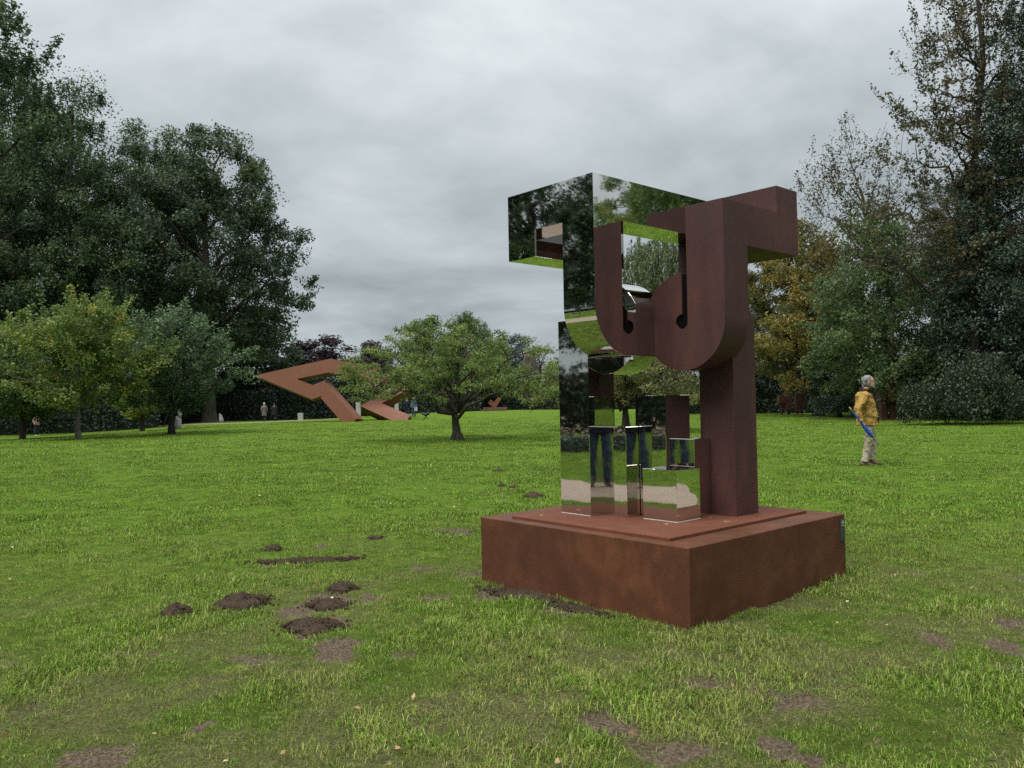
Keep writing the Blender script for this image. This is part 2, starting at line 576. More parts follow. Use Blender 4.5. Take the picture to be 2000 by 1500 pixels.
def lawn_mat():
    m, nt, b = new_mat('turf')
    g = N(nt, 'ShaderNodeNewGeometry')
    P = g.outputs['Position']
    a = N(nt, 'ShaderNodeAttribute', attribute_name='bare')
    n1 = noise(nt, P, 0.35, 4)
    n2 = noise(nt, P, 2.6, 5, 0.6)
    n3 = noise(nt, P, 60, 5, 0.7)
    n4 = noise(nt, P, 14, 4, 0.6)
    wear = N(nt, 'ShaderNodeAttribute', attribute_name='wear').outputs['Fac']
    n5 = noise(nt, P, 5.5, 5, 0.65)
    gr = mixc(nt, n1, (0.108, 0.215, 0.017), (0.172, 0.285, 0.029))
    gr = mixc(nt, ramp(nt, n2, [(0.46, (0, 0, 0)), (0.72, (0.6,) * 3)]), gr, (0.185, 0.240, 0.044))
    gr = mixc(nt, ramp(nt, n5, [(0.34, (0.85,) * 3), (0.54, (0, 0, 0))]), gr, (0.040, 0.090, 0.005))
    near = N(nt, 'ShaderNodeVectorMath', operation='LENGTH')
    nt.links.new(P, near.inputs[0])
    thatch = mixc(nt, n3, (0.030, 0.036, 0.010), (0.110, 0.125, 0.030))
    gr = mixc(nt, ramp(nt, mathn(nt, 'DIVIDE', near.outputs['Value'], 40.0), [(0.08, (0.7,) * 3), (0.28, (0, 0, 0))]), gr, thatch)
    gr = mixc(nt, ramp(nt, n3, [(0.35, (0.7,) * 3), (0.65, (0, 0, 0))]), gr, (0.026, 0.046, 0.012))
    gr = mixc(nt, ramp(nt, n4, [(0.54, (0, 0, 0)), (0.70, (0.55,) * 3)]), gr, (0.150, 0.150, 0.050))
    gr = mixc(nt, mathn(nt, 'MULTIPLY', wear, 0.75), gr, mixc(nt, ramp(nt, n3, [(0.38, (0, 0, 0)), (0.62, (1, 1, 1))]), (0.055, 0.052, 0.022), (0.175, 0.160, 0.080)))
    so = mixc(nt, n4, (0.120, 0.090, 0.064), (0.26, 0.205, 0.150))
    so = mixc(nt, ramp(nt, n3, [(0.4, (0.8,) * 3), (0.62, (0, 0, 0))]), so, (0.036, 0.025, 0.017))
    so = mixc(nt, ramp(nt, noise(nt, P, 130, 2), [(0.70, (0, 0, 0)), (0.74, (0.8,) * 3)]), so, (0.30, 0.26, 0.21))
    k = mathn(nt, 'ADD', a.outputs['Fac'], mathn(nt, 'MULTIPLY', mathn(nt, 'SUBTRACT', n4, 0.5), 1.5))
    f = ramp(nt, k, [(0.20, (0, 0, 0)), (0.60, (1, 1, 1))])
    nt.links.new(mixc(nt, f, gr, so), b.inputs['Base Color'])
    b.inputs['Roughness'].default_value = 0.95
    b.inputs['Specular IOR Level'].default_value = 0.03
    h = mathn(nt, 'ADD', n3, mathn(nt, 'MULTIPLY', n4, 1.5))
    bump(nt, b, h, 0.9, 0.03)
    return m


LAWN = link('lawn', lawn_me, lawn_mat())
tag(LAWN, 'wide green lawn with bare earth patches, reaching the far hedges', None, kind='structure')


def gravel_mat():
    m, nt, b = new_mat('gravel')
    g = N(nt, 'ShaderNodeNewGeometry')
    v = N(nt, 'ShaderNodeTexVoronoi')
    v.inputs['Scale'].default_value = 85
    nt.links.new(g.outputs['Position'], v.inputs['Vector'])
    n1 = noise(nt, g.outputs['Position'], 1.2, 4)
    n2 = noise(nt, g.outputs['Position'], 40, 3, .6)
    c = mixc(nt, n1, (0.26, 0.20, 0.155), (0.37, 0.295, 0.235))
    c = mixc(nt, ramp(nt, n2, [(0.36, (0.6,) * 3), (0.5, (0, 0, 0))]), c, (0.17, 0.135, 0.105))
    nt.links.new(c, b.inputs['Base Color'])
    b.inputs['Roughness'].default_value = 0.95
    bump(nt, b, v.outputs['Distance'], 0.8, 0.012)
    return m


GRAVEL = gravel_mat()


def strip(name, P, w, dz, wob=0.12, seed=1):
    P = np.asarray(P)
    t = np.gradient(P, axis=0)
    t /= np.linalg.norm(t, axis=1)[:, None]
    n = np.stack([-t[:, 1], t[:, 0]], 1)
    k = 7
    rows = []
    s = np.arange(len(P))
    wl = w * (1 + wob * (vnoise(s * .31, s * 0, seed=seed) - .5) * 2)
    wr = w * (1 + wob * (vnoise(s * .31, s * 0 + 9, seed=seed) - .5) * 2)
    for q in np.linspace(-1, 1, k):
        off = np.where(q < 0, q * wr, q * wl)[:, None]
        xy = P + n * off
        edge = 0.0 if abs(q) < 0.99 else -0.05
        rows.append(np.c_[xy, terr(xy[:, 0], xy[:, 1]) + dz + edge])
    V = np.stack(rows, 1).reshape(-1, 3)
    i = np.arange(len(P) * k).reshape(len(P), k)
    f = np.stack([i[:-1, :-1].ravel(), i[1:, :-1].ravel(), i[1:, 1:].ravel(), i[:-1, 1:].ravel()], 1)
    return mesh_np(name, V, [f[:, ::-1]], True)


gp = link('gravel_path', strip('gravel_path', PATHD, PW, 0.004), GRAVEL)
tag(gp, 'pale gravel path curving round the near edge of the lawn', None, kind='structure')
fp = dense(np.array([(-31, 70), (-25, 66), (-21, 63.9), (-18.5, 65.5), (-16, 71), (-14, 76)], float))
fpo = link('gravel_path', strip('far_path', fp, 0.5, 0.02, .2, 4), GRAVEL)
tag(fpo, 'short stretch of sandy path in front of the far dark hedge', None, kind='structure')

# grass blades: tufts placed as points, instanced by geometry nodes
PH = 0.7266
OX, OY = 1.062, 4.979


def in_plinth(x, y, m=0.0):
    dx, dy = x - OX, y - OY
    a = dx * math.cos(PH) + dy * math.sin(PH)
    b = -dx * math.sin(PH) + dy * math.cos(PH)
    return (a > -m) & (a < 2 + m) & (b > -m) & (b < 2 + m)


def tuft_mesh(name, rng, nb, rad, lmin, lmax, w, lean):
    V, F3, F4 = [], [], []
    for i in range(nb):
        r = rad * math.sqrt(rng.random())
        a = rng.random() * 6.283
        bx, by = r * math.cos(a), r * math.sin(a)
        L = rng.uniform(lmin, lmax)
        d = rng.random() * 6.283
        el = math.radians(rng.uniform(12, 75) ** .98)
        dx, dy = math.cos(d), math.sin(d)
        ww = w / 2 * rng.uniform(.65, 1.25)
        px, py = -dy * ww, dx * ww
        h1, v1 = L * .55 * math.cos(el), L * .55 * math.sin(el)
        e2 = el - lean * rng.uniform(.2, 1.0)
        m1 = (bx + dx * h1, by + dy * h1, v1 + .004)
        q = rng.normal(0, .12)
        tp = (m1[0] + (dx - dy * q) * L * .5 * math.cos(e2), m1[1] + (dy + dx * q) * L * .5 * math.cos(e2), max(.004, m1[2] + L * .5 * math.sin(e2)))
        k = len(V)
        V += [(bx - px, by - py, -.01), (bx + px, by + py, -.01), (m1[0] + px * .8, m1[1] + py * .8, m1[2]), (m1[0] - px * .8, m1[1] - py * .8, m1[2]), tp]
        F4.append((k, k + 1, k + 2, k + 3))
        F3.append((k + 3, k + 2, k + 4))
    me = mesh_np(name, np.array(V), [np.array(F4), np.array(F3)])
    return me


def grass_mat(dry=False):
    m, nt, b = new_mat('grass_blades_dry' if dry else 'grass_blades')
    g = N(nt, 'ShaderNodeNewGeometry')
    P = g.outputs['Position']
    oi = N(nt, 'ShaderNodeObjectInfo')
    n1 = noise(nt, P, 0.35, 4)
    n2 = noise(nt, P, 2.6, 5, 0.6)
    rnd = N(nt, 'ShaderNodeNewGeometry').outputs['Random Per Island']
    c = mixc(nt, n1, (0.106, 0.212, 0.016), (0.170, 0.284, 0.029))
    c = mixc(nt, ramp(nt, n2, [(0.44, (0, 0, 0)), (0.72, (0.7,) * 3)]), c, (0.205, 0.262, 0.046))
    if dry:
        c = mixc(nt, ramp(nt, rnd, [(0.1, (0.15,) * 3), (0.8, (0.9,) * 3)]), c, (0.260, 0.265, 0.075))
    c = mixc(nt, ramp(nt, rnd, [(0.0, (0.95,) * 3), (0.5, (0, 0, 0))]), c, (0.016, 0.045, 0.004))
    c = mixc(nt, ramp(nt, rnd, [(0.78, (0, 0, 0)), (1.0, (0.9,) * 3)]), c, (0.38, 0.39, 0.17))
    k = N(nt, 'ShaderNodeVectorMath', operation='SCALE')
    nt.links.new(c, k.inputs[0])
    nt.links.new(mathn(nt, 'MULTIPLY_ADD', oi.outputs['Random'], 0.95, 0.55), k.inputs['Scale'])
    c = k.outputs[0]
    nt.links.new(c, b.inputs['Base Color'])
    b.inputs['Roughness'].default_value = 0.65
    b.inputs['Specular IOR Level'].default_value = 0.08
    tr = N(nt, 'ShaderNodeBsdfTranslucent')
    nt.links.new(c, tr.inputs[0])
    mxs = N(nt, 'ShaderNodeMixShader')
    mxs.inputs[0].default_value = 0.3
    nt.links.new(b.outputs[0], mxs.inputs[1])
    nt.links.new(tr.outputs[0], mxs.inputs[2])
    nt.links.new(mxs.outputs[0], nt.nodes['Material Output'].inputs[0])
    return m


GRASS = grass_mat()
GRASSD = grass_mat(True)
rng = np.random.default_rng(11)
TUFTS = bpy.data.collections.new('tufts')
for i in range(4):
    o = bpy.data.objects.new('a_near_%d' % i, tuft_mesh('tuft', rng, 22, .07, .016, .046, .0036, 1.0))
    TUFTS.objects.link(o)
for i in range(3):
    o = bpy.data.objects.new('b_mid_%d' % i, tuft_mesh('tuft', rng, 40, .15, .02, .046, .0062, 1.0))
    TUFTS.objects.link(o)
for i in range(2):
    o = bpy.data.objects.new('c_far_%d' % i, tuft_mesh('tuft', rng, 64, .34, .028, .06, .013, .9))
    TUFTS.objects.link(o)
for i in range(3):
    o = bpy.data.objects.new('d_dry_%d' % i, tuft_mesh('tuft', rng, 20, .07, .018, .05, .0034, .9))
    TUFTS.objects.link(o)
for o in TUFTS.objects:
    o.data.materials.append(GRASSD if o.name.startswith('d_') else GRASS)


def scatter(y0, y1, dens, margin, idx, fade=None, xlim=None):
    half = 0.66 * y1 + margin
    n = int((y1 - y0) * 2 * half * dens)
    x = rng.uniform(-half, half, n)
    y = rng.uniform(y0, y1, n)
    k = np.abs(x) < 0.66 * np.maximum(y, 0) + margin
    x, y = x[k], y[k]
    p = np.ones(len(x))
    b = bare(x, y) + (fbm(x * 9, y * 9, seed=21, o=4) - .5) * 1.1
    p *= 1 - .965 * ss((b - .12) / .5)
    thin = fbm(x * 2.2, y * 2.2, seed=33, o=3)
    p *= 0.5 + 0.5 * ss((thin - .34) / .26)
    wr_ = wear(x, y)
    p *= 1 - .35 * wr_ * ss((fbm(x * 6, y * 6, seed=71, o=3) - .3) / .3)
    if fade is not None:
        p *= fade(y)
    p *= ss((path_dist(x, y) - PW - .02) / .15)
    p[in_plinth(x, y, -.005)] = 0
    k = rng.random(len(x)) < p
    x, y, wr_ = x[k], y[k], wr_[k]
    sc = rng.uniform(.6, 1.2, len(x)) * (.62 + .75 * ss((fbm(x * 1.7, y * 1.7, seed=41, o=3) - .35) / .35))
    # longer uncut grass against the plinth
    edge = in_plinth(x, y, .10) & ~in_plinth(x, y, 0)
    sc = np.where(edge, sc * 1.3, sc)
    ii = rng.integers(idx[0], idx[1], len(x))
    if idx[0] == 0:
        dryp = rng.random(len(x)) < .12 + .55 * wr_
        ii = np.where(dryp, rng.integers(9, 12, len(x)), ii)
        sc = np.where(dryp, sc * .85, sc)
    return np.c_[x, y, sc, ii, rng.uniform(0, 6.283, len(x))]


pts = np.concatenate([
    scatter(2.5, 10.5, 720, 1.3, (0, 4), lambda y: 1 - ss((y - 7.0) / 3.5)),
    scatter(7.0, 26, 95, 2.0, (4, 7), lambda y: ss((y - 7.0) / 3.0) * (1 - .75 * ss((y - 15) / 11))),
    scatter(15, 62, 7.5, 2.5, (7, 9), lambda y: ss((y - 15) / 8) * (1 - .8 * ss((y - 40) / 22))),
])
# sparse verge seen only in the reflections
sx = rng.uniform(-16, 16, 16000)
sy = rng.uniform(-2, 14, 16000)
k = (np.abs(sx) > .66 * np.maximum(sy, 0) + 1.0) & (path_dist(sx, sy) > PW + .05)
pts = np.concatenate([pts, np.c_[sx[k], sy[k], rng.uniform(.7, 1.2, k.sum()), rng.integers(4, 7, k.sum()), rng.uniform(0, 6.28, k.sum())]])
pz = lawn_z(pts[:, 0], pts[:, 1])
gme = bpy.data.meshes.new('grass')
gme.vertices.add(len(pts))
gme.vertices.foreach_set('co', np.c_[pts[:, :2], pz].astype(np.float32).ravel())
for nm, j, ty in (('scl', 2, 'FLOAT'), ('idx', 3, 'INT'), ('rot', 4, 'FLOAT')):
    a = gme.attributes.new(nm, ty, 'POINT')
    a.data.foreach_set('value', pts[:, j].astype(np.int32 if ty == 'INT' else np.float32))
gme.update()
GO = link('grass', gme, GRASS)
tag(GO, 'short mown grass blades covering the lawn', 'grass', kind='stuff')
ng = bpy.data.node_groups.new('grass_tufts', 'GeometryNodeTree')
ng.interface.new_socket('Geometry', in_out='INPUT', socket_type='NodeSocketGeometry')
ng.interface.new_socket('Geometry', in_out='OUTPUT', socket_type='NodeSocketGeometry')
gi = ng.nodes.new('NodeGroupInput')
go = ng.nodes.new('NodeGroupOutput')
ip = ng.nodes.new('GeometryNodeInstanceOnPoints')
ci = ng.nodes.new('GeometryNodeCollectionInfo')
ci.inputs['Collection'].default_value = TUFTS
ci.inputs['Separate Children'].default_value = True
ci.inputs['Reset Children'].default_value = True
ip.inputs['Pick Instance'].default_value = True


def nattr(nm, ty):
    n = ng.nodes.new('GeometryNodeInputNamedAttribute')
    n.data_type = ty
    n.inputs['Name'].default_value = nm
    return n.outputs['Attribute']


ng.links.new(gi.outputs[0], ip.inputs['Points'])
ng.links.new(ci.outputs[0], ip.inputs['Instance'])
ng.links.new(nattr('idx', 'INT'), ip.inputs['Instance Index'])
cxyz = ng.nodes.new('ShaderNodeCombineXYZ')
ng.links.new(nattr('rot', 'FLOAT'), cxyz.inputs[2])
ng.links.new(cxyz.outputs[0], ip.inputs['Rotation'])
ng.links.new(nattr('scl', 'FLOAT'), ip.inputs['Scale'])
ng.links.new(ip.outputs[0], go.inputs[0])
md = GO.modifiers.new('tufts', 'NODES')
md.node_group = ng

# ------------------------------------------------------------------ main sculpture and plinth
# local frame: x = along the right-hand plinth side, y = along the left-hand side, z up; origin = near plinth corner
PLH = 0.495
plinth = empty('plinth', 'low square rust-brown steel plinth under the tall mirrored sculpture', 'plinth', (OX, OY, 0), PH)
mb = MB()
mb.box((0, 0, -.06), (2, 2, PLH))
mb.build('casing', RUSTP, plinth, bevel=.006, seg=2)
PLATE = plain('plaque_grey', (0.06, 0.075, 0.07), .45, 0.3, .1)
LETTER = plain('plaque_print', (0.45, 0.50, 0.47), .6, 0, .05)
mb = MB()
mb.box((1.915, -.006, PLH - .20), (1.985, .003, PLH - .035))
plq = mb.build('plaque', PLATE, plinth)
plq['label'] = 'small dark grey plaque near the right corner of the plinth'
mb = MB()
for z_, x0, x1 in ((-.055, 1.935, 1.962), (-.068, 1.93, 1.968), (-.088, 1.932, 1.965)):
    mb.box((x0, -.0085, PLH + z_), (x1, -.005, PLH + z_ + .006))
mb.build('text_lines', LETTER, plq)

SCU = empty('steel_sculpture', 'tall abstract sculpture of mirror-polished and rusted steel blocks on the plinth', 'sculpture', (OX, OY, PLH), PH)
T0 = 0.022
mb = MB()
mb.box((.105, .225, -.004), (1.83, 1.745, T0))
bp_ = mb.build('base_plate', RUSTT, SCU, bevel=.003)


def arc(cx_, cy_, r, a0, a1, n):
    return [(cx_ + r * math.cos(R(a)), cy_ + r * math.sin(R(a))) for a in np.linspace(a0, a1, n)]


BV = 0.0025
BRIGHT = plain('brushed_steel', (0.66, 0.64, 0.60), .45, .35, .05)
# mirrored ring hook: profile in (x, z) swept along y
ZT = 2.563
half_l = [(.243, ZT), (.243, 1.61)] + arc(.613, 1.61, .37, 180, 270, 40)[1:] + [(1.15, 1.24), (1.15, 1.57)] + arc(.63, 1.655, .085, 270, 180, 7) + [(.545, 2.25), (1.96, 2.25), (1.96, ZT)]


def fused(name, shapes, mat, parent, bevel):
    """joins several closed shapes into one shell"""
    obs = [m_.build('piece', None) for m_ in shapes]
    for o_ in obs[1:]:
        b_ = obs[0].modifiers.new('join', 'BOOLEAN')
        b_.operation = 'UNION'
        b_.solver = 'EXACT'
        b_.object = o_
    dg = bpy.context.evaluated_depsgraph_get()
    me = bpy.data.meshes.new_from_object(obs[0].evaluated_get(dg))
    for o_ in obs:
        bpy.data.objects.remove(o_, do_unlink=True)
    me.materials.clear()
    me.name = name
    o = link(name, me, mat, parent)
    b = o.modifiers.new('bevel', 'BEVEL')
    b.width = bevel
    b.segments = 1
    b.limit_method = 'ANGLE'
    b.angle_limit = R(40)
    return o


m1, m2, m3 = MB(), MB(), MB()
m1.prism(half_l, 1, .954, 1.272)
m2.prism([(1.27, 2.25), (1.27, ZT), (1.884, ZT), (1.884, 2.04), (1.574, 2.04), (1.574, 2.25)], 0, .243, .545)
m3.box((.543, 1.574, 2.04), (1.30, 1.884, ZT))
fused('mirror_hook', [m1, m2, m3], MIRROR, SCU, BV)
mb = MB()
mb.prism([(max(p[0], .9565), p[1]) for p in arc(1.285, 1.475, .364, 0, 360, 121)[:-1]], 0, .70, 1.0)
mb.build('mirror_disc', MIRROR, SCU, bevel=BV)
# stepped mirrored blocks at the foot (x range, y range, top)
for i, (nm, x0, x1, y0, y1, zt) in enumerate((('mirror_column', .487, .785, 1.262, 1.582, 1.544), ('mirror_block', .625, .775, 1.016, 1.270, .704),
                                             ('mirror_block', .78, 1.08, .76, 1.05, .94), ('mirror_block', .658, .94, .579, .890, .397),
                                             ('mirror_block', .97, 1.178, .645, .80, .606))):
    mb = MB()
    mb.box((x0, y0, T0 - .004 - .001 * i), (x1, y1, zt))
    mb.build(nm, MIRROR, SCU, bevel=BV)
for a_, b_ in (((.4815, 1.266, T0 - .003), (.490, 1.579, T0 + .0045)), ((.6525, .578, T0 - .003), (.660, .889, T0 + .0045)), ((.6535, .574, T0 - .003), (.935, .582, T0 + .0040))):
    mb = MB()
    mb.box(a_, b_)
    mb.build('foot_strip', BRIGHT, SCU)
# rusted hook: profile in (y, z) swept along x
hook = [(.313, 2.352), (.313, 1.49)] + arc(.68, 1.49, .367, 180, 448, 60)[1:] + [(.688, 1.855), (.688, 1.545)]
hook += arc(.693, 1.49, .055, 92, -168, 30)[1:] + [(.6385, 1.500), (.6385, 2.352)]
m1, m2, m3 = MB(), MB(), MB()
m1.prism(hook, 0, .913, 1.222)
m2.box((1.22, .313, 2.04), (1.66, .638, 2.352))
m3.box((1.65, .313, 2.04), (1.96, .951, 2.56))
fused('rust_hook', [m1, m2, m3], RUST, SCU, .003)
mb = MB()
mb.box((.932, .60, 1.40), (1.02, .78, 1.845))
mb.build('slot_shade_plate', plain('hollow_shade_black', (0.004, 0.004, 0.004), .9, 0, .05, 6, .05), SCU)  # near-black plate: colour stands in for the unlit hollow behind slot and hole
mb = MB()
mb.box((1.66, .96, 1.40), (1.955, 1.268, 2.247))
mb.build('rust_back_column', RUST, SCU, bevel=.003)
mb = MB()
mb.box((1.18, .43, T0 - .01), (1.483, .737, 1.544))
mb.build('rust_column', RUST, SCU, bevel=.004)

# ------------------------------------------------------------------ angular folded sculpture far left


def beam_path(mb, P, w, d, nrm, ghost=(0, 0)):
    """square section swept along polyline P with mitred joints; nrm = direction of thickness d"""
    P = [np.array(p, float) for p in P]
    nrm = np.array(nrm, float) / np.linalg.norm(nrm)
    rings = []
    n = len(P)
    for i in range(n):
        if i == 0:
            t = P[1] - P[0]
            t1 = t2 = t / np.linalg.norm(t)
        elif i == n - 1:
            t = P[-1] - P[-2]
            t1 = t2 = t / np.linalg.norm(t)
        else:
            t1 = (P[i] - P[i - 1]) / np.linalg.norm(P[i] - P[i - 1])
            t2 = (P[i + 1] - P[i]) / np.linalg.norm(P[i + 1] - P[i])
        s1 = np.cross(t1, nrm)
        s1 /= np.linalg.norm(s1)
        s2 = np.cross(t2, nrm)
        s2 /= np.linalg.norm(s2)
        m = s1 + s2
        m /= max(.2, m.dot(s1))
        rings.append([P[i] + m * w / 2 - nrm * d / 2, P[i] + m * w / 2 + nrm * d / 2, P[i] - m * w / 2 + nrm * d / 2, P[i] - m * w / 2 - nrm * d / 2])
    mb.loft(rings[ghost[0]:len(rings) - ghost[1]])


def px3(px, py, y):
    """world point seen at photograph pixel (px,py) at depth y; used only to note down measured positions"""
    a = (px - 1000) / 1587.56
    b = (750 - py) / 1587.56
    d = _F + _R3 * a + _U3 * b
    return np.array(Vector((0, 0, 1.417)) + d * (y / d[1]))


def plane3(px, py, p0, n_):
    y = p0[1]
    for _ in range(30):
        q = px3(px, py, y)
        y -= float(np.dot(q - p0, n_)) / n_[1]
    return px3(px, py, y)


ang = empty('folded_beam_sculpture', 'large folded rust-orange steel beam sculpture leaning on the lawn behind the apple tree', 'sculpture', (0, 0, 0))
mb = MB()
N1, N2 = np.array((.28, 1, -.10)), np.array((-.10, 1, -.16))
PB = px3(612, 768.5, 59.6)
LB = [plane3(a_, b_, PB, N2) for a_, b_ in ((694, 828), (634.5, 760), (612, 768.5), (541, 739.5), (646, 716.5), (706, 727), (760, 737))]
beam_path(mb, LB, .98, 1.1, N2, (1, 0))
mb.build('long_beam', RUSTF, ang)
mb = MB()
PE = LB[1] + np.array([.0, -.02, .0])
beam_path(mb, [plane3(612, 768.5, PE, N1), PE, plane3(694, 828, PE, N1)], .98, 1.12, N1, (1, 0))
mb.build('leg', RUSTF, ang)
mb = MB()
beam_path(mb, [px3(792, 760, 62.5), px3(727, 797, 60.8), px3(797, 828, 59.5)], .95, 1.1, (.05, 1, -.55))
mb.build('right_foot', RUSTF, ang)
# far small sculptures
sm = empty('rust_angle_sculpture', 'small rusted V-shaped sculpture on a low plinth at the far end of the lawn', 'sculpture', (-1.67, 78.4, .40))
mb = MB()
mb.box((-1.15, -.6, -.1), (1.15, .6, .36))
mb.build('plinth', RUSTD, sm)
mb = MB()
beam_path(mb, [(-.55, 0, .95), (-.05, .1, .50), (.45, 0, 1.25)], .38, .4, (.1, 1, 0))
mb.build('angle_beam', RUSTF, sm)


def totem(name, label, loc, rz, boxes):
    e = empty(name, label, 'sculpture', loc, rz)
    for nm, a, b in boxes:
        mb = MB()
        mb.box(a, b)
        mb.build(nm, RUSTD, e, bevel=.01)
    return e


totem('rust_block_sculpture', 'rusted block sculpture with a sideways block, left of its twin under the golden tree', (20.3, 60.3, 0.02), .1,
      [('upright_block', (-.1, -.2, .28), (.38, .2, 1.60)), ('side_block', (-.62, -.21, .85), (-.1, .18, 1.40)), ('leg', (-.45, -.08, -.1), (-.30, .06, .85)), ('leg', (.06, -.1, -.1), (.16, .02, .28)), ('leg', (.2, -.05, -.1), (.34, .1, .28))])
totem('rust_block_sculpture', 'pair of slim upright rusted blocks beside the golden tree trunk', (21.2, 59.7, 0.02), -.1,
      [('upright_block', (-.42, -.2, .2), (-.16, .15, 1.58)), ('upright_block', (-.14, -.25, .55), (.24, .15, 1.58)), ('leg', (-.02, -.1, -.1), (.1, .05, .55)), ('leg', (-.34, -.05, -.1), (-.22, .08, .2))])
totem('rust_cross_sculpture', 'tall rusted cross-like steel sculpture right behind the man in the mustard jacket', (20.4, 44.2, 0.0), .15,
      [('upright_block', (-.08, -.2, .9), (.24, .14, 2.45)), ('left_arm', (-.62, -.22, 1.05), (-.2, .12, 1.55)), ('right_arm', (-.12, -.27, .98), (.42, -.02, 1.72)), ('leg', (-.5, -.15, -.1), (-.12, .1, 1.05)), ('leg', (.12, -.1, -.1), (.38, .1, .98)), ('foot_plate', (-.55, -.3, -.02), (.45, .3, .08))])
# white stone pieces
WHITE = plain('white_stone', (0.36, 0.36, 0.34), .6, 0, .08, 3)
e = empty('white_statue', 'white standing stone statue behind the dark pear trunk', 'statue', (-21.65, 52.6, tz(-21.65, 52.6)))
mb = MB()
mb.tube([(0, 0, -.05), (0, 0, .25), (.04, 0, .6), (0, 0, .85)], [(.24, .2), (.26, .2), (.22, .18), (.12, .12)], 12)
mb.build('lower_body', WHITE, e, True)
mb = MB()
mb.tube([(.1, 0, .7), (.14, 0, .95), (.06, 0, 1.15), (.1, 0, 1.3)], [(.12, .1), (.16, .12), (.1, .1), (.06, .06)], 12)
mb.build('upper_body', WHITE, e, True)
mb = MB()
mb.tube([(0, 0, -.1), (0, 0, .2), (-.06, 0, .5), (-.16, 0, .72)], [(.32, .2), (.28, .18), (.18, .12), (.03, .03)], 12)
o = mb.build('white_stone', WHITE, None, True)
o.location = (-25.0, 69.8, tz(-25.0, 69.8))
tag(o, 'white pointed stone just right of the thick maple trunk', 'stone')
for p, lab, w_, h_ in ((px3(587, 812, 66), 'low white exhibit stand under the leaning rust beam leg', .2, .62), (px3(700, 800, 70), 'tall white exhibit stand between the rust beam leg and its foot', .2, 1.35), (px3(775, 797, 70), 'white exhibit stand behind the right foot of the rust beam sculpture', .16, 1.35)):
    mb = MB()
    mb.box((-w_, -.12, 0), (w_, .12, h_))
    mb.box((-w_ - .04, -.18, -.1), (w_ + .04, .18, .05))
    o = mb.build('exhibit_stand', WHITE, None, bevel=.01)
    o.location = (p[0], p[1], tz(p[0], p[1]))
    tag(o, lab, 'stand', 'white exhibit stands behind the rust beam sculpture')
BLACK = plain('blackened_metal', (0.02, 0.022, 0.022), .5, .2, .1)
e = empty('low_dark_stand', 'small dark bowl-like stand with crossed legs right of the rust beam sculpture', 'stand', (-6.27, 58.9, tz(-6.27, 58.9)))
mb = MB()
mb.tube([(-.34, 0, .50), (-.2, 0, .42), (0, 0, .36), (.2, 0, .42), (.28, 0, .47)], [(.06, .05), (.16, .09), (.2, .12), (.16, .09), (.05, .04)], 10)
mb.build('bowl', BLACK, e, True)
for a, b_, m_ in (((-.12, 0, .36), (.2, 0, -.02), WHITE), ((.12, 0, .36), (-.2, 0, -.02), BLACK)):
    mb = MB()
    mb.tube([a, b_], [.035, .03], 8)
    mb.build('leg', m_, e, True)
pg = empty('peg_row', 'low row of dark wooden pegs in the grass below the golden tree', 'pegs', (17.6, 46.9, 0))
WOODD = plain('dark_wood', (0.05, 0.042, 0.034), .8)
for i in range(8):
    mb = MB()
    mb.tube([(-.42 + i * .12, 0, -.05), (-.42 + i * .12, 0, .16), (-.42 + i * .12, 0, .2)], [.03, .028, .01], 8)
    mb.build('peg', WOODD, pg, True)

# ------------------------------------------------------------------ trees


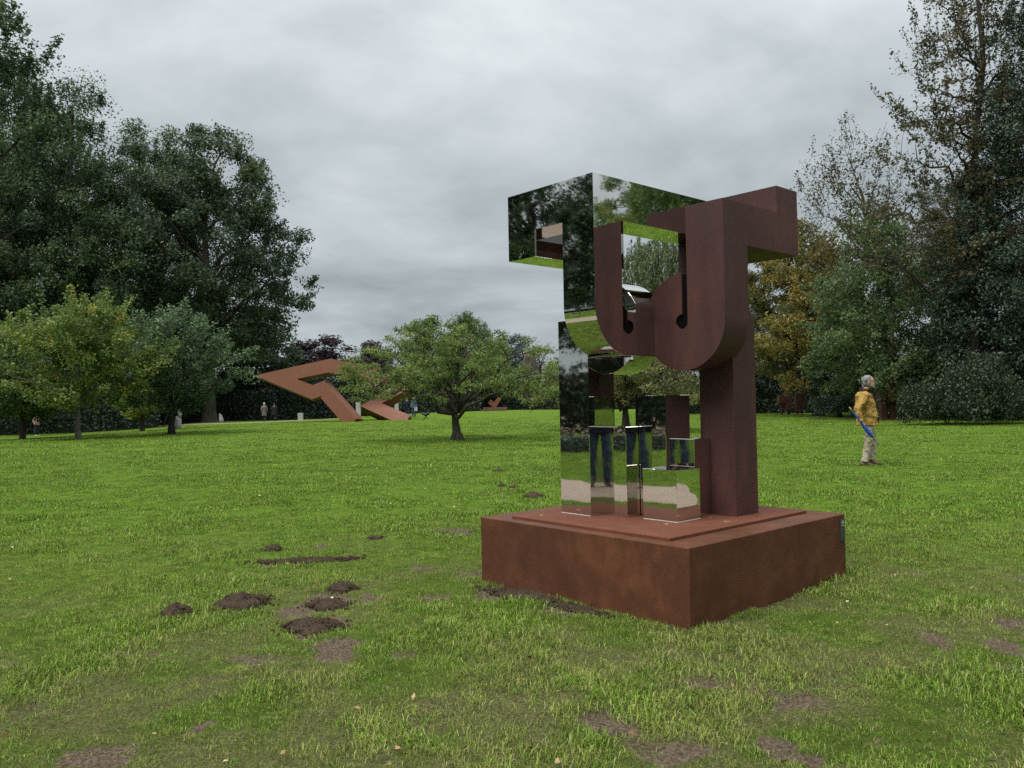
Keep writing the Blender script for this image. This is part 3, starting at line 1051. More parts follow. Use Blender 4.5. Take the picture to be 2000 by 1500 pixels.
class TreeMesh:
    def __init__(s, seed):
        s.r = np.random.default_rng(seed)
        s.tv, s.tf, s.nv = [], [], 0
        s.lp, s.ln, s.lt, s.ll, s.lw, s.lc = [], [], [], [], [], []

    def tube(s, P, r0, r1, n=6, pw=1.0):
        P = np.asarray(P, float)
        m = len(P)
        t = np.gradient(P, axis=0)
        t /= np.linalg.norm(t, axis=1)[:, None] + 1e-9
        ref = np.tile(np.array([0.3, 0.9, 0.15]), (m, 1))
        a = np.cross(t, ref)
        a /= np.linalg.norm(a, axis=1)[:, None] + 1e-9
        b = np.cross(t, a)
        u = np.linspace(0, 1, m) ** pw
        rad = r0 * (1 - u) + r1 * u
        q = np.linspace(0, 2 * np.pi, n, endpoint=False)
        V = P[:, None, :] + rad[:, None, None] * (a[:, None, :] * np.cos(q)[None, :, None] + b[:, None, :] * np.sin(q)[None, :, None])
        i = np.arange(m * n).reshape(m, n) + s.nv
        j = np.roll(i, -1, axis=1)
        s.tf.append(np.stack([i[:-1].ravel(), j[:-1].ravel(), j[1:].ravel(), i[1:].ravel()], 1))
        s.tv.append(V.reshape(-1, 3))
        s.nv += m * n
        return P

    def bez(s, a, c, b, k=8, jit=0.0):
        t = np.linspace(0, 1, k)[:, None]
        P = (1 - t) ** 2 * a + 2 * (1 - t) * t * c + t * t * b
        if jit:
            d = s.r.normal(0, jit, (k, 3))
            d[0] = d[-1] = 0
            P = P + d
        return P

    def leaves(s, P, size, nrm_bias=(0, 0, .7), out=None, aspect=.55, tangent=None, tint=0.5, tvar=.17):
        n = len(P)
        nn = s.r.normal(0, 1, (n, 3)) * .75 + np.array(nrm_bias)
        if out is not None:
            nn = nn + out * .55
        nn /= np.linalg.norm(nn, axis=1)[:, None] + 1e-9
        tt = s.r.normal(0, 1, (n, 3))
        if tangent is not None:
            tt = tt * .35 + np.array(tangent)
        tt -= nn * (tt * nn).sum(1)[:, None]
        tt /= np.linalg.norm(tt, axis=1)[:, None] + 1e-9
        s.lp.append(P)
        s.ln.append(nn)
        s.lt.append(tt)
        L = size * s.r.uniform(.65, 1.25, n)
        s.ll.append(L)
        s.lw.append(L * aspect)
        s.lc.append(np.clip(tint + s.r.normal(0, tvar, n), 0, 1))

    def meshes(s, nm):
        tm = mesh_np(nm + '_wood', np.concatenate(s.tv), [np.concatenate(s.tf)], True) if s.tv else None
        P, nn, tt = np.concatenate(s.lp), np.concatenate(s.ln), np.concatenate(s.lt)
        L, w, c = np.concatenate(s.ll), np.concatenate(s.lw), np.concatenate(s.lc)
        bb = np.cross(nn, tt)
        L, w = L[:, None], w[:, None]
        V = np.stack([P - tt * L * .5, P + bb * w * .5 + nn * L * .06 - tt * L * .05, P + tt * L * .5 - nn * L * .1, P - bb * w * .5 + nn * L * .06 - tt * L * .05], 1).reshape(-1, 3)
        f = np.arange(len(V)).reshape(-1, 4)
        lm = mesh_np(nm + '_leaves', V, [f])
        a = lm.attributes.new('tint', 'FLOAT', 'FACE')
        a.data.foreach_set('value', c.astype(np.float32))
        return tm, lm


PROFILE = {
    'round': lambda t: np.sin(np.pi * np.clip(t * .92 + .06, 0, 1)) ** .6,
    'egg': lambda t: np.sin(np.pi * np.clip(t, 0.001, 1) ** .72) ** .62,
    'dome': lambda t: np.sqrt(np.clip(1 - t ** 2.2, 0, 1)) * (0.82 + .18 * np.sin(np.pi * t)),
    'spread': lambda t: np.clip(np.sqrt(np.clip(1 - t ** 4.5, 0, 1)) * (.80 + .20 * ss(t / .25)), 0, 1),
    'cone': lambda t: np.clip(1 - t, 0, 1) ** .75 * (.7 + .3 * ss(t / .15)),
    'tall': lambda t: np.clip(1 - t, 0, 1) ** .42 * (.75 + .25 * ss(t / .2)),
}


def grow_tree(nm, seed, H, z0, Rx, Ry, prof, nclump, per, rc, leaf, trunk_r, limbs=9, fork=None, shell=.45, lobes=.22, shoots=0.1, shoot_len=.9,
              aspect=.55, droop=0.0, lean=(0, 0), tint=.45, topbias=0.0, flat=.7, twig=1.0, stem_top=.8, nrm=(0, 0, .7), gap=0.0):
    T = TreeMesh(seed)
    r = T.r
    fork = z0 * 1.05 if fork is None else fork
    k = 9
    zt = np.linspace(0, H * stem_top, k)
    tr = np.c_[lean[0] * (zt / H) + r.normal(0, .012 * H, k) * (zt / H), lean[1] * (zt / H) + r.normal(0, .012 * H, k) * (zt / H), zt]
    tr[0, 2] = -.25
    tr[0, :2] = 0
    T.tube(tr, trunk_r, trunk_r * .22, 9, .8)
    fl = np.array([tr[0], tr[0] * .9 + np.array([0, 0, .2]), tr[0] * .0 + np.array([tr[1][0] * .5, tr[1][1] * .5, H * .05])])
    T.tube(np.array([(0, 0, -.25), (0, 0, .1), (tr[1][0] * .3, tr[1][1] * .3, min(.9, H * .06))]), trunk_r * 1.55, trunk_r * .98, 9, .6)
    ph = r.uniform(0, 6.28, 8)
    C = []
    pf = PROFILE[prof]
    tries = 0
    while len(C) < nclump and tries < nclump * 60:
        tries += 1
        t = r.random() ** (1 - topbias) if topbias else r.random()
        if r.random() > max(.12, float(pf(np.array(t)))) :
            continue
        th = r.uniform(0, 6.283)
        lob = 1 + lobes * (math.sin(2 * th + ph[0] + 3 * t) * .5 + math.sin(3 * th + ph[1] - 5 * t) * .5 + math.sin(5 * th + ph[2] + 7 * t) * .4)
        rho = float(pf(np.array(t))) * lob * r.random() ** shell
        z = z0 + (H - z0) * t
        p = np.array([rho * Rx * math.cos(th) + lean[0] * z / H, rho * Ry * math.sin(th) + lean[1] * z / H, z - droop * rho * rho])
        if gap and vnoise(np.array([p[0] / gap]), np.array([p[1] / gap]), np.array([p[2] / gap]), seed)[0] < .36:
            continue
        C.append(p)
    C = np.array(C)

    def trunk_at(z):
        z = min(max(z, 0), zt[-1])
        i = min(int(np.searchsorted(zt, z)), k - 1)
        i = max(i, 1)
        u = (z - zt[i - 1]) / (zt[i] - zt[i - 1])
        return tr[i - 1] * (1 - u) + tr[i] * u
    # limbs to far-apart clumps
    idx = [int(np.argmax(C[:, 2]))]
    d = np.linalg.norm(C - C[idx[0]], axis=1)
    for _ in range(min(limbs, len(C)) - 1):
        i = int(np.argmax(d * (1 + .3 * r.random(len(C)))))
        idx.append(i)
        d = np.minimum(d, np.linalg.norm(C - C[i], axis=1))
    LP, LR = [], []
    for i in idx:
        tip = C[i]
        hd = math.hypot(tip[0] - lean[0] * tip[2] / H, tip[1] - lean[1] * tip[2] / H)
        zs = min(max(tip[2] - hd * r.uniform(.5, 1.1), fork), H * stem_top * .95)
        zs = max(fork * r.uniform(.9, 1.15), min(zs, H * .72))
        a = trunk_at(zs)
        c = a * .5 + tip * .5 + np.array([0, 0, .16 * hd + droop * .35])
        P = T.bez(a, c, tip, 10, .035 * hd)
        rr = trunk_r * (.5 - .25 * zs / H) * r.uniform(.75, 1.1)
        T.tube(P, rr, rr * .14, 6, .75)
        LP.append(P[2:])
        LR.append(np.linspace(rr * .8, rr * .2, 8))
    LPc, LRc = np.concatenate(LP), np.concatenate(LR)
    for i in range(len(C)):
        if i in idx:
            continue
        dd = np.linalg.norm(LPc - C[i], axis=1) + np.maximum(0, LPc[:, 2] - C[i][2]) * .8
        j = int(np.argmin(dd))
        a = LPc[j]
        L = np.linalg.norm(C[i] - a)
        c = (a + C[i]) / 2 + np.array([0, 0, .12 * L]) + r.normal(0, .06 * L, 3)
        r0 = min(LRc[j] * .6, .012 * L * 2.2 + .008) * twig
        T.tube(T.bez(a, c, C[i], 5), r0, r0 * .3, 4)
    cen = np.array([lean[0] * .6, lean[1] * .6, z0 + (H - z0) * .4])
    for i in range(len(C)):
        n = max(3, int(per * r.uniform(.6, 1.4)))
        ct = tint + r.normal(0, .17)
        od = C[i] - cen
        od = od / (np.linalg.norm(od) + 1e-9)
        if r.random() < shoots:
            L = shoot_len * r.uniform(.5, 1.3)
            dirv = od * .6 + np.array([0, 0, .75 if droop == 0 else -.1]) + r.normal(0, .25, 3)
            dirv /= np.linalg.norm(dirv)
            u = r.random(n // 2 + 3)
            P = C[i] + dirv * (u * L)[:, None] + r.normal(0, leaf * .55, (len(u), 3))
            T.tube(np.array([C[i], C[i] + dirv * L * .5, C[i] + dirv * L]), .012 * twig + .004, .004, 3)
            T.leaves(P, leaf, nrm, None, aspect, tint=ct)
            n = n // 2
        v = r.normal(0, 1, (n, 3))
        v /= np.linalg.norm(v, axis=1)[:, None]
        rad = rc * r.uniform(.7, 1.35) * r.random(n) ** .5
        P = C[i] + v * rad[:, None] * np.array([1, 1, flat])
        T.leaves(P, leaf, nrm, v * .6 + od * .4, aspect, tint=ct)
    return T.meshes(nm)


TREES = {}


def place_tree(name, key, label, loc, rz, leafm, barkm, scale=(1, 1, 1), group=None, cat='tree'):
    tm, lm = TREES[key]
    e = empty(name, label, cat, loc, rz, group)
    e.scale = scale
    for nm_, me_, mt_ in (('trunk', tm, barkm), ('crown', lm, leafm)):
        if me_ is None:
            continue
        if not me_.materials:
            me_.materials.append(mt_)
        o = bpy.data.objects.new(nm_, me_)
        COL.objects.link(o)
        o.parent = e
        o.material_slots[0].link = 'OBJECT'
        o.material_slots[0].material = mt_
    return e


def gz(x, y):
    return (x, y, tz(x, y))


TREES['lime'] = grow_tree('lime', 101, 31, 3.0, 8.6, 7.6, 'tall', 300, 260, 1.3, .26, .55, limbs=28, fork=5, shell=.42, lobes=.2, shoots=.5, shoot_len=1.8, tint=.45, flat=.85, stem_top=.93, gap=2.6)
TREES['lime2'] = grow_tree('lime2', 102, 30, 2.5, 7.6, 7.0, 'dome', 300, 260, 1.3, .26, .5, limbs=26, fork=5, shell=.42, lobes=.18, shoots=.5, shoot_len=1.6, tint=.45, flat=.85, stem_top=.9, gap=2.6)
TREES['maple'] = grow_tree('maple', 103, 26.5, 5.0, 8.9, 7.5, 'egg', 290, 270, 1.45, .29, .62, limbs=26, fork=4.5, shell=.5, lobes=.2, shoots=.3, shoot_len=1.5, tint=.42, flat=.62, gap=3.4, stem_top=.86)
TREES['purple'] = grow_tree('purple', 104, 11.5, 1.0, 4.6, 4.2, 'dome', 130, 130, 1.0, .36, .3, limbs=10, shell=.4, tint=.45)
TREES['apple'] = grow_tree('apple', 105, 4.25, 1.95, 4.3, 3.4, 'spread', 340, 110, .33, .082, .19, limbs=18, fork=.95, shell=.6, lobes=.12, shoots=.5, shoot_len=.55, tint=.5, flat=.5, droop=.8, lean=(-.35, .1), stem_top=.42, twig=1.2, gap=1.0)
TREES['apple2'] = grow_tree('apple2', 106, 4.2, 1.5, 4.8, 3.6, 'spread', 340, 90, .38, .115, .22, limbs=16, fork=.95, shell=.6, lobes=.16, shoots=.45, shoot_len=.6, tint=.5, flat=.6, droop=.7, stem_top=.45, twig=1.1, gap=1.0)
TREES['orchard'] = grow_tree('orchard', 107, 6.5, 1.35, 3.0, 2.7, 'round', 200, 130, .46, .16, .13, limbs=13, fork=1.5, shell=.5, lobes=.42, shoots=.5, shoot_len=1.2, tint=.5, flat=.8, gap=1.3)
TREES['orchardb'] = grow_tree('orchardb', 108, 5.9, 1.1, 2.7, 2.6, 'round', 165, 130, .46, .16, .14, limbs=12, fork=1.4, shell=.5, lobes=.4, shoots=.4, shoot_len=1.0, tint=.5, flat=.8, gap=1.3)
TREES['pear'] = grow_tree('pear', 109, 6.3, 1.3, 3.1, 2.8, 'round', 215, 140, .44, .15, .17, limbs=13, fork=1.3, shell=.5, lobes=.5, shoots=.45, shoot_len=1.1, tint=.45, flat=.85, gap=1.4)
TREES['golden'] = grow_tree('golden', 110, 12.4, 1.6, 5.6, 4.4, 'egg', 360, 150, .8, .26, .36, limbs=18, fork=1.8, shell=.45, lobes=.35, shoots=.4, shoot_len=1.3, tint=.42, flat=.55, aspect=.35, nrm=(0, 0, .4), lean=(-1.7, 0), gap=2.0)
TREES['greyg'] = grow_tree('greyg', 111, 11.5, .9, 4.5, 3.8, 'egg', 320, 190, .75, .16, .24, limbs=18, fork=1.8, shell=.45, lobes=.26, shoots=.6, shoot_len=1.5, tint=.48, flat=.9, lean=(-.9, 0), droop=.8)
TREES['sparse'] = grow_tree('sparse', 112, 17.0, 6.0, 4.6, 3.6, 'egg', 185, 34, .8, .18, .22, limbs=24, fork=4.0, shell=.5, lobes=.3, shoots=.75, shoot_len=1.8, tint=.45, flat=.9, lean=(-2.0, 0), twig=1.2)
TREES['layer'] = grow_tree('layer', 113, 24.5, 7.0, 5.6, 4.6, 'cone', 260, 92, .75, .18, .30, limbs=40, fork=5.0, shell=.6, lobes=.35, shoots=.95, shoot_len=2.2, tint=.45, flat=.3, lean=(.4, 0), twig=1.2, stem_top=.97)
TREES['yew'] = grow_tree('yew', 114, 24, .8, 5.6, 5.0, 'tall', 430, 230, 1.0, .19, .4, limbs=26, fork=2, shell=.38, lobes=.25, shoots=.6, shoot_len=1.6, tint=.45, flat=.7, aspect=.4, stem_top=.97)
TREES['spruce'] = grow_tree('spruce', 115, 13, .6, 3.4, 3.2, 'dome', 240, 120, .8, .22, .25, limbs=16, fork=1, shell=.4, tint=.45, aspect=.4, lobes=.25, shoots=.25)
TREES['blue'] = grow_tree('blue', 116, 13.5, 2, 4.2, 4, 'round', 110, 110, 1.0, .34, .3, limbs=8, shell=.4, tint=.5)


def grow_willow(nm, seed, H, Rr, strands, leaf):
    T = TreeMesh(seed)
    r = T.r
    T.tube(np.array([(0, 0, -.2), (.1, 0, 2), (.0, .1, 5), (.2, 0, H * .75)]), .45, .12, 9)
    for i in range(26):
        th = r.uniform(0, 6.28)
        rr = Rr * r.random() ** .6 * .9
        top = np.array([rr * math.cos(th), rr * math.sin(th), H * (1 - .28 * (rr / Rr) ** 2) * r.uniform(.86, 1.0)])
        a = np.array([.1, 0, r.uniform(3, H * .6)])
        P = T.bez(a, a * .4 + top * .6 + np.array([0, 0, 2.0]), top, 9, .1)
        T.tube(P, .14, .03, 5)
        for s_ in range(strands):
            b = P[r.integers(5, 9)] + r.normal(0, .7, 3)
            L = r.uniform(1.2, 4.2) * (b[2] / H)
            n = int(L * 12)
            u = np.linspace(0, 1, n)
            drift = r.normal(0, .25, 2) + np.array([math.cos(th), math.sin(th)]) * .35
            Q = b + np.c_[drift[0] * u, drift[1] * u, .35 * np.sin(u * 2.2) - L * u ** 1.3] + r.normal(0, .07, (n, 3))
            T.leaves(Q, leaf, (0, 0, .1), None, .3, (0, 0, -1), .5 + r.normal(0, .14))
    return T.meshes(nm)


TREES['willow'] = grow_willow('willow', 117, 14.5, 6.2, 22, .34)


def grow_weeping(nm, seed, Rx, Ry, H, n_str, leaf):
    T = TreeMesh(seed)
    r = T.r
    for i in range(n_str):
        x = r.uniform(-Rx, Rx)
        y = r.uniform(-Ry, Ry)
        e_ = (x / Rx) ** 2 + (y / Ry) ** 2
        if e_ > 1:
            continue
        top = H * (1 - .5 * e_ ** 1.5) * (.42 + .85 * vnoise(np.array([x * .9]), np.array([y * .9]), seed=seed)[0]) * r.uniform(.8, 1.05)
        L = max(.3, top * r.uniform(.35, 1.0) - r.uniform(.0, .5) * (1 + math.sin(x * 3.1)))
        n = max(6, int(L * 26))
        u = np.linspace(0, 1, n)
        dr = r.normal(0, .18, 2)
        Q = np.array([x, y, top]) + np.c_[dr[0] * u, dr[1] * u, -L * u] + r.normal(0, .09, (n, 3))
        T.tube(Q[::max(1, n // 4)], .008, .004, 3)
        T.leaves(Q, leaf, (0, -.4, .1), None, .7, (0, 0, -1), .5 + r.normal(0, .12))
    return T.meshes(nm)


TREES['weep'] = grow_weeping('weep', 118, 2.8, 1.9, 2.9, 1050, .105)


def grow_hedge(nm, seed, L, D, H, leaf, dens):
    """hedge of length L along x, leaves spread through its outer layer, twigs inside"""
    T = TreeMesh(seed)
    r = T.r
    n = int(dens * (L * H * 2 + L * D + 2 * D * H))
    x = r.uniform(-L / 2, L / 2, n)
    z = H * r.random(n) ** .9
    y = r.uniform(-D / 2, D / 2, n)
    side = r.random(n)
    hump = (fbm(x * .5, z * .5, seed=seed, o=3) - .5) * .9
    y = np.where(side < .72, -D / 2 + np.abs(r.normal(0, .22, n)) + hump * .6, y)
    top = H * (1 + .14 * (fbm(x * .35, x * 0, seed=seed + 3, o=3) - .5) * 2)
    z = np.where(side > .82, top + r.normal(0, .12, n), z * top / H)
    P = np.c_[x, y, z]
    tn = np.clip(.45 + (fbm(x * .8, z * .8, seed=seed + 7, o=2) - .5) * .9, 0, 1)
    T.leaves(P, leaf, (0, -.6, .5), None, .55, tint=tn, tvar=.2)
    for i in range(int(L * 1.2)):
        xx = r.uniform(-L / 2, L / 2)
        T.tube(np.array([(xx, r.uniform(-.2, .3), -.2), (xx + r.normal(0, .2), .1, H * .5), (xx + r.normal(0, .3), .1, H * .95)]), .07, .02, 5)
    tm, lm = T.meshes(nm)
    return tm, lm


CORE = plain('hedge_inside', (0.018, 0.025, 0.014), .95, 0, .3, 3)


def hedge(label, loc, rz, L, D, H, seed, leaf=.2, dens=55, mat=None):
    tm, lm = grow_hedge('hedge', seed, L, D, H, leaf, dens)
    e = empty('hedge', label, 'hedge', loc, rz)
    link('branches', tm, BARKB, e)['kind'] = 'stuff'
    link('foliage', lm, mat or LEAF['hedge'], e)
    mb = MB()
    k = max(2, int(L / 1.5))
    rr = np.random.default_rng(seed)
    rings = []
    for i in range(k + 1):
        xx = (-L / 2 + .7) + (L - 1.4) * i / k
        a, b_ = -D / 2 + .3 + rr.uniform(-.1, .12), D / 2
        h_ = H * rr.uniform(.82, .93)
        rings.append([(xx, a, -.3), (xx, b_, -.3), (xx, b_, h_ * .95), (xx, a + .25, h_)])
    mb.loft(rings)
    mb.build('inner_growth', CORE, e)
    return e


# left-hand wall of tall trees
place_tree('lime_tree', 'lime', 'tallest dark lime tree at the left edge of the picture', gz(-43.5, 66), .4, LEAF['lime'], BARK, (1.25, 1.1, 1.18))
place_tree('lime_tree', 'lime2', 'tall dark green lime tree, second from the left edge', gz(-36.6, 67.5), 1.9, LEAF['lime'], BARK, (1.0, 1.0, 1.0))
place_tree('lime_tree', 'lime2', 'lower lime tree just left of the rounded maple crown', gz(-33.6, 74), 4.6, LEAF['lime'], BARK, (.95, .9, .92))
place_tree('lime_tree', 'lime2', 'dark lime tree standing farther back between the tall limes', gz(-47, 78), 3.4, LEAF['lime'], BARK, (1.15, 1.1, 1.2))
place_tree('lime_tree', 'lime2', 'lime tree filling the gap behind the left side of the maple', gz(-35.0, 81), 5.6, LEAF['lime'], BARK, (1.0, .9, .99))
place_tree('maple_tree', 'maple', 'large rounded dark maple with sky gaps, behind the pear tree', gz(-26.9, 72.3), .7, LEAF['maple'], BARK, (.99, 1, 1))
place_tree('garden_tree', 'purple', 'dark bushy tree between the maple and the purple beech', gz(-25.5, 84), 1.1, LEAF['maple'], BARKB, (1.25, 1, 1.0))
place_tree('garden_tree', 'spruce', 'dark tree behind the left side of the golden tree', gz(18.6, 66), .6, LEAF['dark'], BARKB, (1.2, 1, .82))
place_tree('garden_tree', 'spruce', 'dark tree behind the right side of the golden tree', gz(24.5, 67), 1.9, LEAF['dark'], BARKB, (1.3, 1, .9))
place_tree('copper_beech', 'purple', 'purple-leaved copper beech behind the rust beam sculpture', gz(-20.8, 88), .3, LEAF['purple'], BARKB, (1.25, 1, .75))
place_tree('copper_beech', 'purple', 'smaller purple beech beside the apple tree crown, far behind', gz(-15.3, 90), 2.2, LEAF['purple'], BARKB, (1.0, .8, .70))
# orchard
place_tree('orchard_tree', 'orchard', 'yellow-green orchard tree with a straight pale trunk on the left', gz(-19.6, 36.7), .8, LEAF['orchard'], BARKG, (1.0, 1, .98))
place_tree('orchard_tree', 'orchardb', 'darker orchard tree at the left edge of the lawn', gz(-24.6, 40.8), 2.0, LEAF['orchardd'], BARK, (1.05, 1, 1.0))
place_tree('orchard_tree', 'orchardb', 'small yellow-tipped orchard tree between the pale trunk and the pear', gz(-23.0, 50.5), 3.9, LEAF['orchard'], BARK, (1.0, 1, .88))
place_tree('pear_tree', 'pear', 'silvery green pear tree with a short black trunk', gz(-17.2, 41.0), 1.3, LEAF['pear'], BARKB, (1, 1, 1))
# apple trees
place_tree('apple_tree', 'apple', 'spreading low apple tree with a bent dark trunk in the middle of the lawn', gz(-2.02, 29.44), 0.0, LEAF['apple'], BARK, (1.05, 1, 1))
place_tree('apple_tree', 'apple2', 'yellowing apple tree partly hidden behind the mirrored sculpture', gz(4.86, 35.0), 2.0, LEAF['appley'], BARK, (1.0, 1, 1))
place_tree('willow_tree', 'willow', 'pale weeping willow seen through the sculpture window', gz(11.6, 63), 0, LEAF['willow'], BARKG, (1.0, 1, 1))
place_tree('garden_tree', 'blue', 'hazy blue-green tree far behind the apple tree', gz(.6, 118), 0, LEAF['blue'], BARK, (1.0, 1, .8))
place_tree('garden_tree', 'purple', 'round green tree top behind the left half of the apple tree', gz(-9.8, 96), 1.0, LEAF['orchardd'], BARKB, (.8, .8, .98))
place_tree('garden_tree', 'golden', 'green-gold tree top behind the apple tree', gz(-4.2, 94), 1.0, LEAF['orchardd'], BARKB, (.95, .9, .86))
# right-hand group
place_tree('golden_tree', 'golden', 'golden brown autumn tree right of the sculpture', gz(20.5, 54.5), 0, LEAF['golden'], BARKB, (1.0, 1, 1.04))
place_tree('garden_tree', 'greyg', 'dull grey-green tree with a pale leaning trunk behind the man', gz(21.6, 45.4), .2, LEAF['greyg'], BARKG, (1, 1, 1))
place_tree('bare_topped_tree', 'sparse', 'half-bare tree with thin upright branches against the sky on the right', gz(22.6, 48.0), 0, LEAF['sparse'], BARK, (1, 1, 1))
place_tree('beech_tree', 'layer', 'tall loose tree with layered dark branches reaching left at the top right', gz(23.0, 40.5), .2, LEAF['sparse'], BARK, (1, 1, 1))
place_tree('yew_tree', 'yew', 'very dark evergreen at the right edge of the picture', gz(27.0, 39.5), .9, LEAF['dark'], BARKB, (1.05, 1, 1.0))
place_tree('yew_tree', 'spruce', 'dark evergreen bush mass behind the weeping branches', gz(23.2, 40.5), 1.4, LEAF['dark'], BARKB, (1.0, .7, .95))
place_tree('yew_tree', 'yew', 'dark green evergreen rising behind the half-bare tree', gz(28.5, 51.5), 2.2, LEAF['dark'], BARKB, (1.1, 1, .62))
place_tree('spruce_bush', 'spruce', 'low dark green conifer bush left of the rusted cross', gz(20.3, 50.5), .4, LEAF['dark'], BARKB, (.62, .6, .40), cat='bush')
place_tree('weeping_beech', 'weep', 'weeping beech branches hanging down to the lawn right of the man', gz(20.0, 35.9), 0, LEAF['weep'], BARKB, (1.0, 1, 1))
# hedges along the far side
hedge('long clipped black-green hedge behind the rust beam sculpture', gz(-20, 80), .05, 34, 2.2, 4.3, 31, .26, 30)
hedge('dark hedge closing the far end of the lawn behind the apple tree', gz(3, 99), 0, 26, 2.2, 4.2, 32, .28, 26)
hedge('dark hedge under the golden tree behind the twin rust blocks', gz(22, 64.5), -.12, 22, 2.5, 3.6, 33, .24, 30)
hedge('shadowed hedge beneath the tall limes at the left edge', gz(-41, 63.2), .22, 26, 2.0, 3.4, 34, .26, 30)
hedge('dark hedge behind the white statue and the maple trunk', gz(-29, 77.5), .1, 13, 1.6, 3.0, 35, .24, 30)
hedge('dark evergreen hedge at the right edge behind the weeping branches', gz(28, 44.5), -.3, 14, 2.5, 3.4, 36, .22, 34)
# what the mirror faces show beside the camera
grp = 'trees beside the camera, seen only as reflections in the mirror steel'
for i, (k_, x, y, rz, lm_, sc_) in enumerate((('maple', -39, 10.0, .3, 'lime', .80), ('maple', -44, 20, 2.2, 'lime', .9), ('layer', -41, 6.0, 2.4, 'lime', .66), ('lime2', -38, -7, 2.0, 'lime', .8),
                                              ('lime2', -40, 30, .5, 'lime', .85), ('greyg', 36, 10.2, .1, 'orchardd', (1.0, .9, 1.5)), ('greyg', 36, 16, 1.0, 'greyg', 1.4), ('golden', 40, 10.5, 2.0, 'orchard', (1, .7, 1.25)),
                                              ('greyg', 40, -1.5, 2.5, 'greyg', .8), ('orchard', 31, 8.0, .5, 'orchard', 1.15), ('orchardb', 31.5, 12.2, .5, 'appley', 1.3), ('spruce', 35, 20, .2, 'dark', .9),
                                              ('maple', -14, -30, 1.0, 'lime', .8), ('lime', 2, -33, .2, 'lime', .7), ('golden', 24, -28, .9, 'golden', 1.1), ('maple', 12, -30, 2.1, 'maple', .75), ('lime2', -27, -22, 1.0, 'lime', .7))):
    place_tree('garden_tree', k_, 'garden tree beside the camera, showing only as a reflection in the mirror steel', gz(x, y), rz, LEAF[lm_], BARK, sc_ if isinstance(sc_, tuple) else (sc_,) * 3, grp)
hedge('low dark hedge left of the camera, reflected in the mirror column', gz(-15.6, 8.5), R(90) + .05, 26, 1.2, .42, 37, .08, 200)
tm, lm = grow_hedge('flowers', 38, 24, 1.4, .55, .11, 75)
e = empty('hydrangea_border', 'border of pale faded flower heads reflected in the mirror column', 'flowers', gz(-17.4, 8.5), R(90))
link('stems', tm, BARK, e)['kind'] = 'stuff'
link('flower_heads', lm, LEAF['tan'], e)
hedge('dark hedge under the trees left of the camera, seen in the mirror steel', gz(-27, 9), R(90), 44, 2, 2.9, 39, .24, 26)
hedge('dark hedge across the garden behind the camera', gz(0, -21), R(180), 60, 2, 3.8, 41, .26, 16)
hedge('mixed green hedge right of the camera, seen in the mirror steel', gz(29, 8), R(-90), 36, 2, 3.0, 40, .22, 26, LEAF['greyg'])

# craggy ivy-grown stump above the far trees
mb = MB()
rr = np.random.default_rng(7)
rings = []
for k_ in range(9):
    t = k_ / 8
    w_ = 1.0 * (1 - t) + .62
    rings.append([(w_ * math.cos(q) * rr.uniform(.82, 1.15) - .25 * t, w_ * math.sin(q) * rr.uniform(.82, 1.15), 8.2 * t + (rr.uniform(-.9, .5) if k_ == 8 else 0)) for q in np.linspace(0, 6.283, 14, endpoint=False)])
mb.loft(rings)
o = mb.build('tree_stump', bark_mat('stump_bark', (0.045, 0.038, 0.032), (0.13, 0.11, 0.09), 2.0))
o.location = gz(2.6, 106)
tag(o, 'craggy brown dead tree stump rising above the far hedge', 'stump')

# ------------------------------------------------------------------ molehills
SOIL, nts, bs = new_mat('fresh_soil')
g_ = N(nts, 'ShaderNodeNewGeometry')
f_ = noise(nts, g_.outputs['Position'], 45, 5, .7)
f2_ = noise(nts, g_.outputs['Position'], 6, 3)
nts.links.new(mixc(nts, f2_, ramp(nts, f_, [(0.3, (0.015, 0.011, 0.008)), (0.7, (0.062, 0.045, 0.032))]), ramp(nts, f_, [(0.3, (0.030, 0.021, 0.014)), (0.7, (0.115, 0.082, 0.057))])), bs.inputs['Base Color'])
bs.inputs['Roughness'].default_value = .95
bs.inputs['Specular IOR Level'].default_value = .1
bump(nts, bs, f_, 1.0, .02)


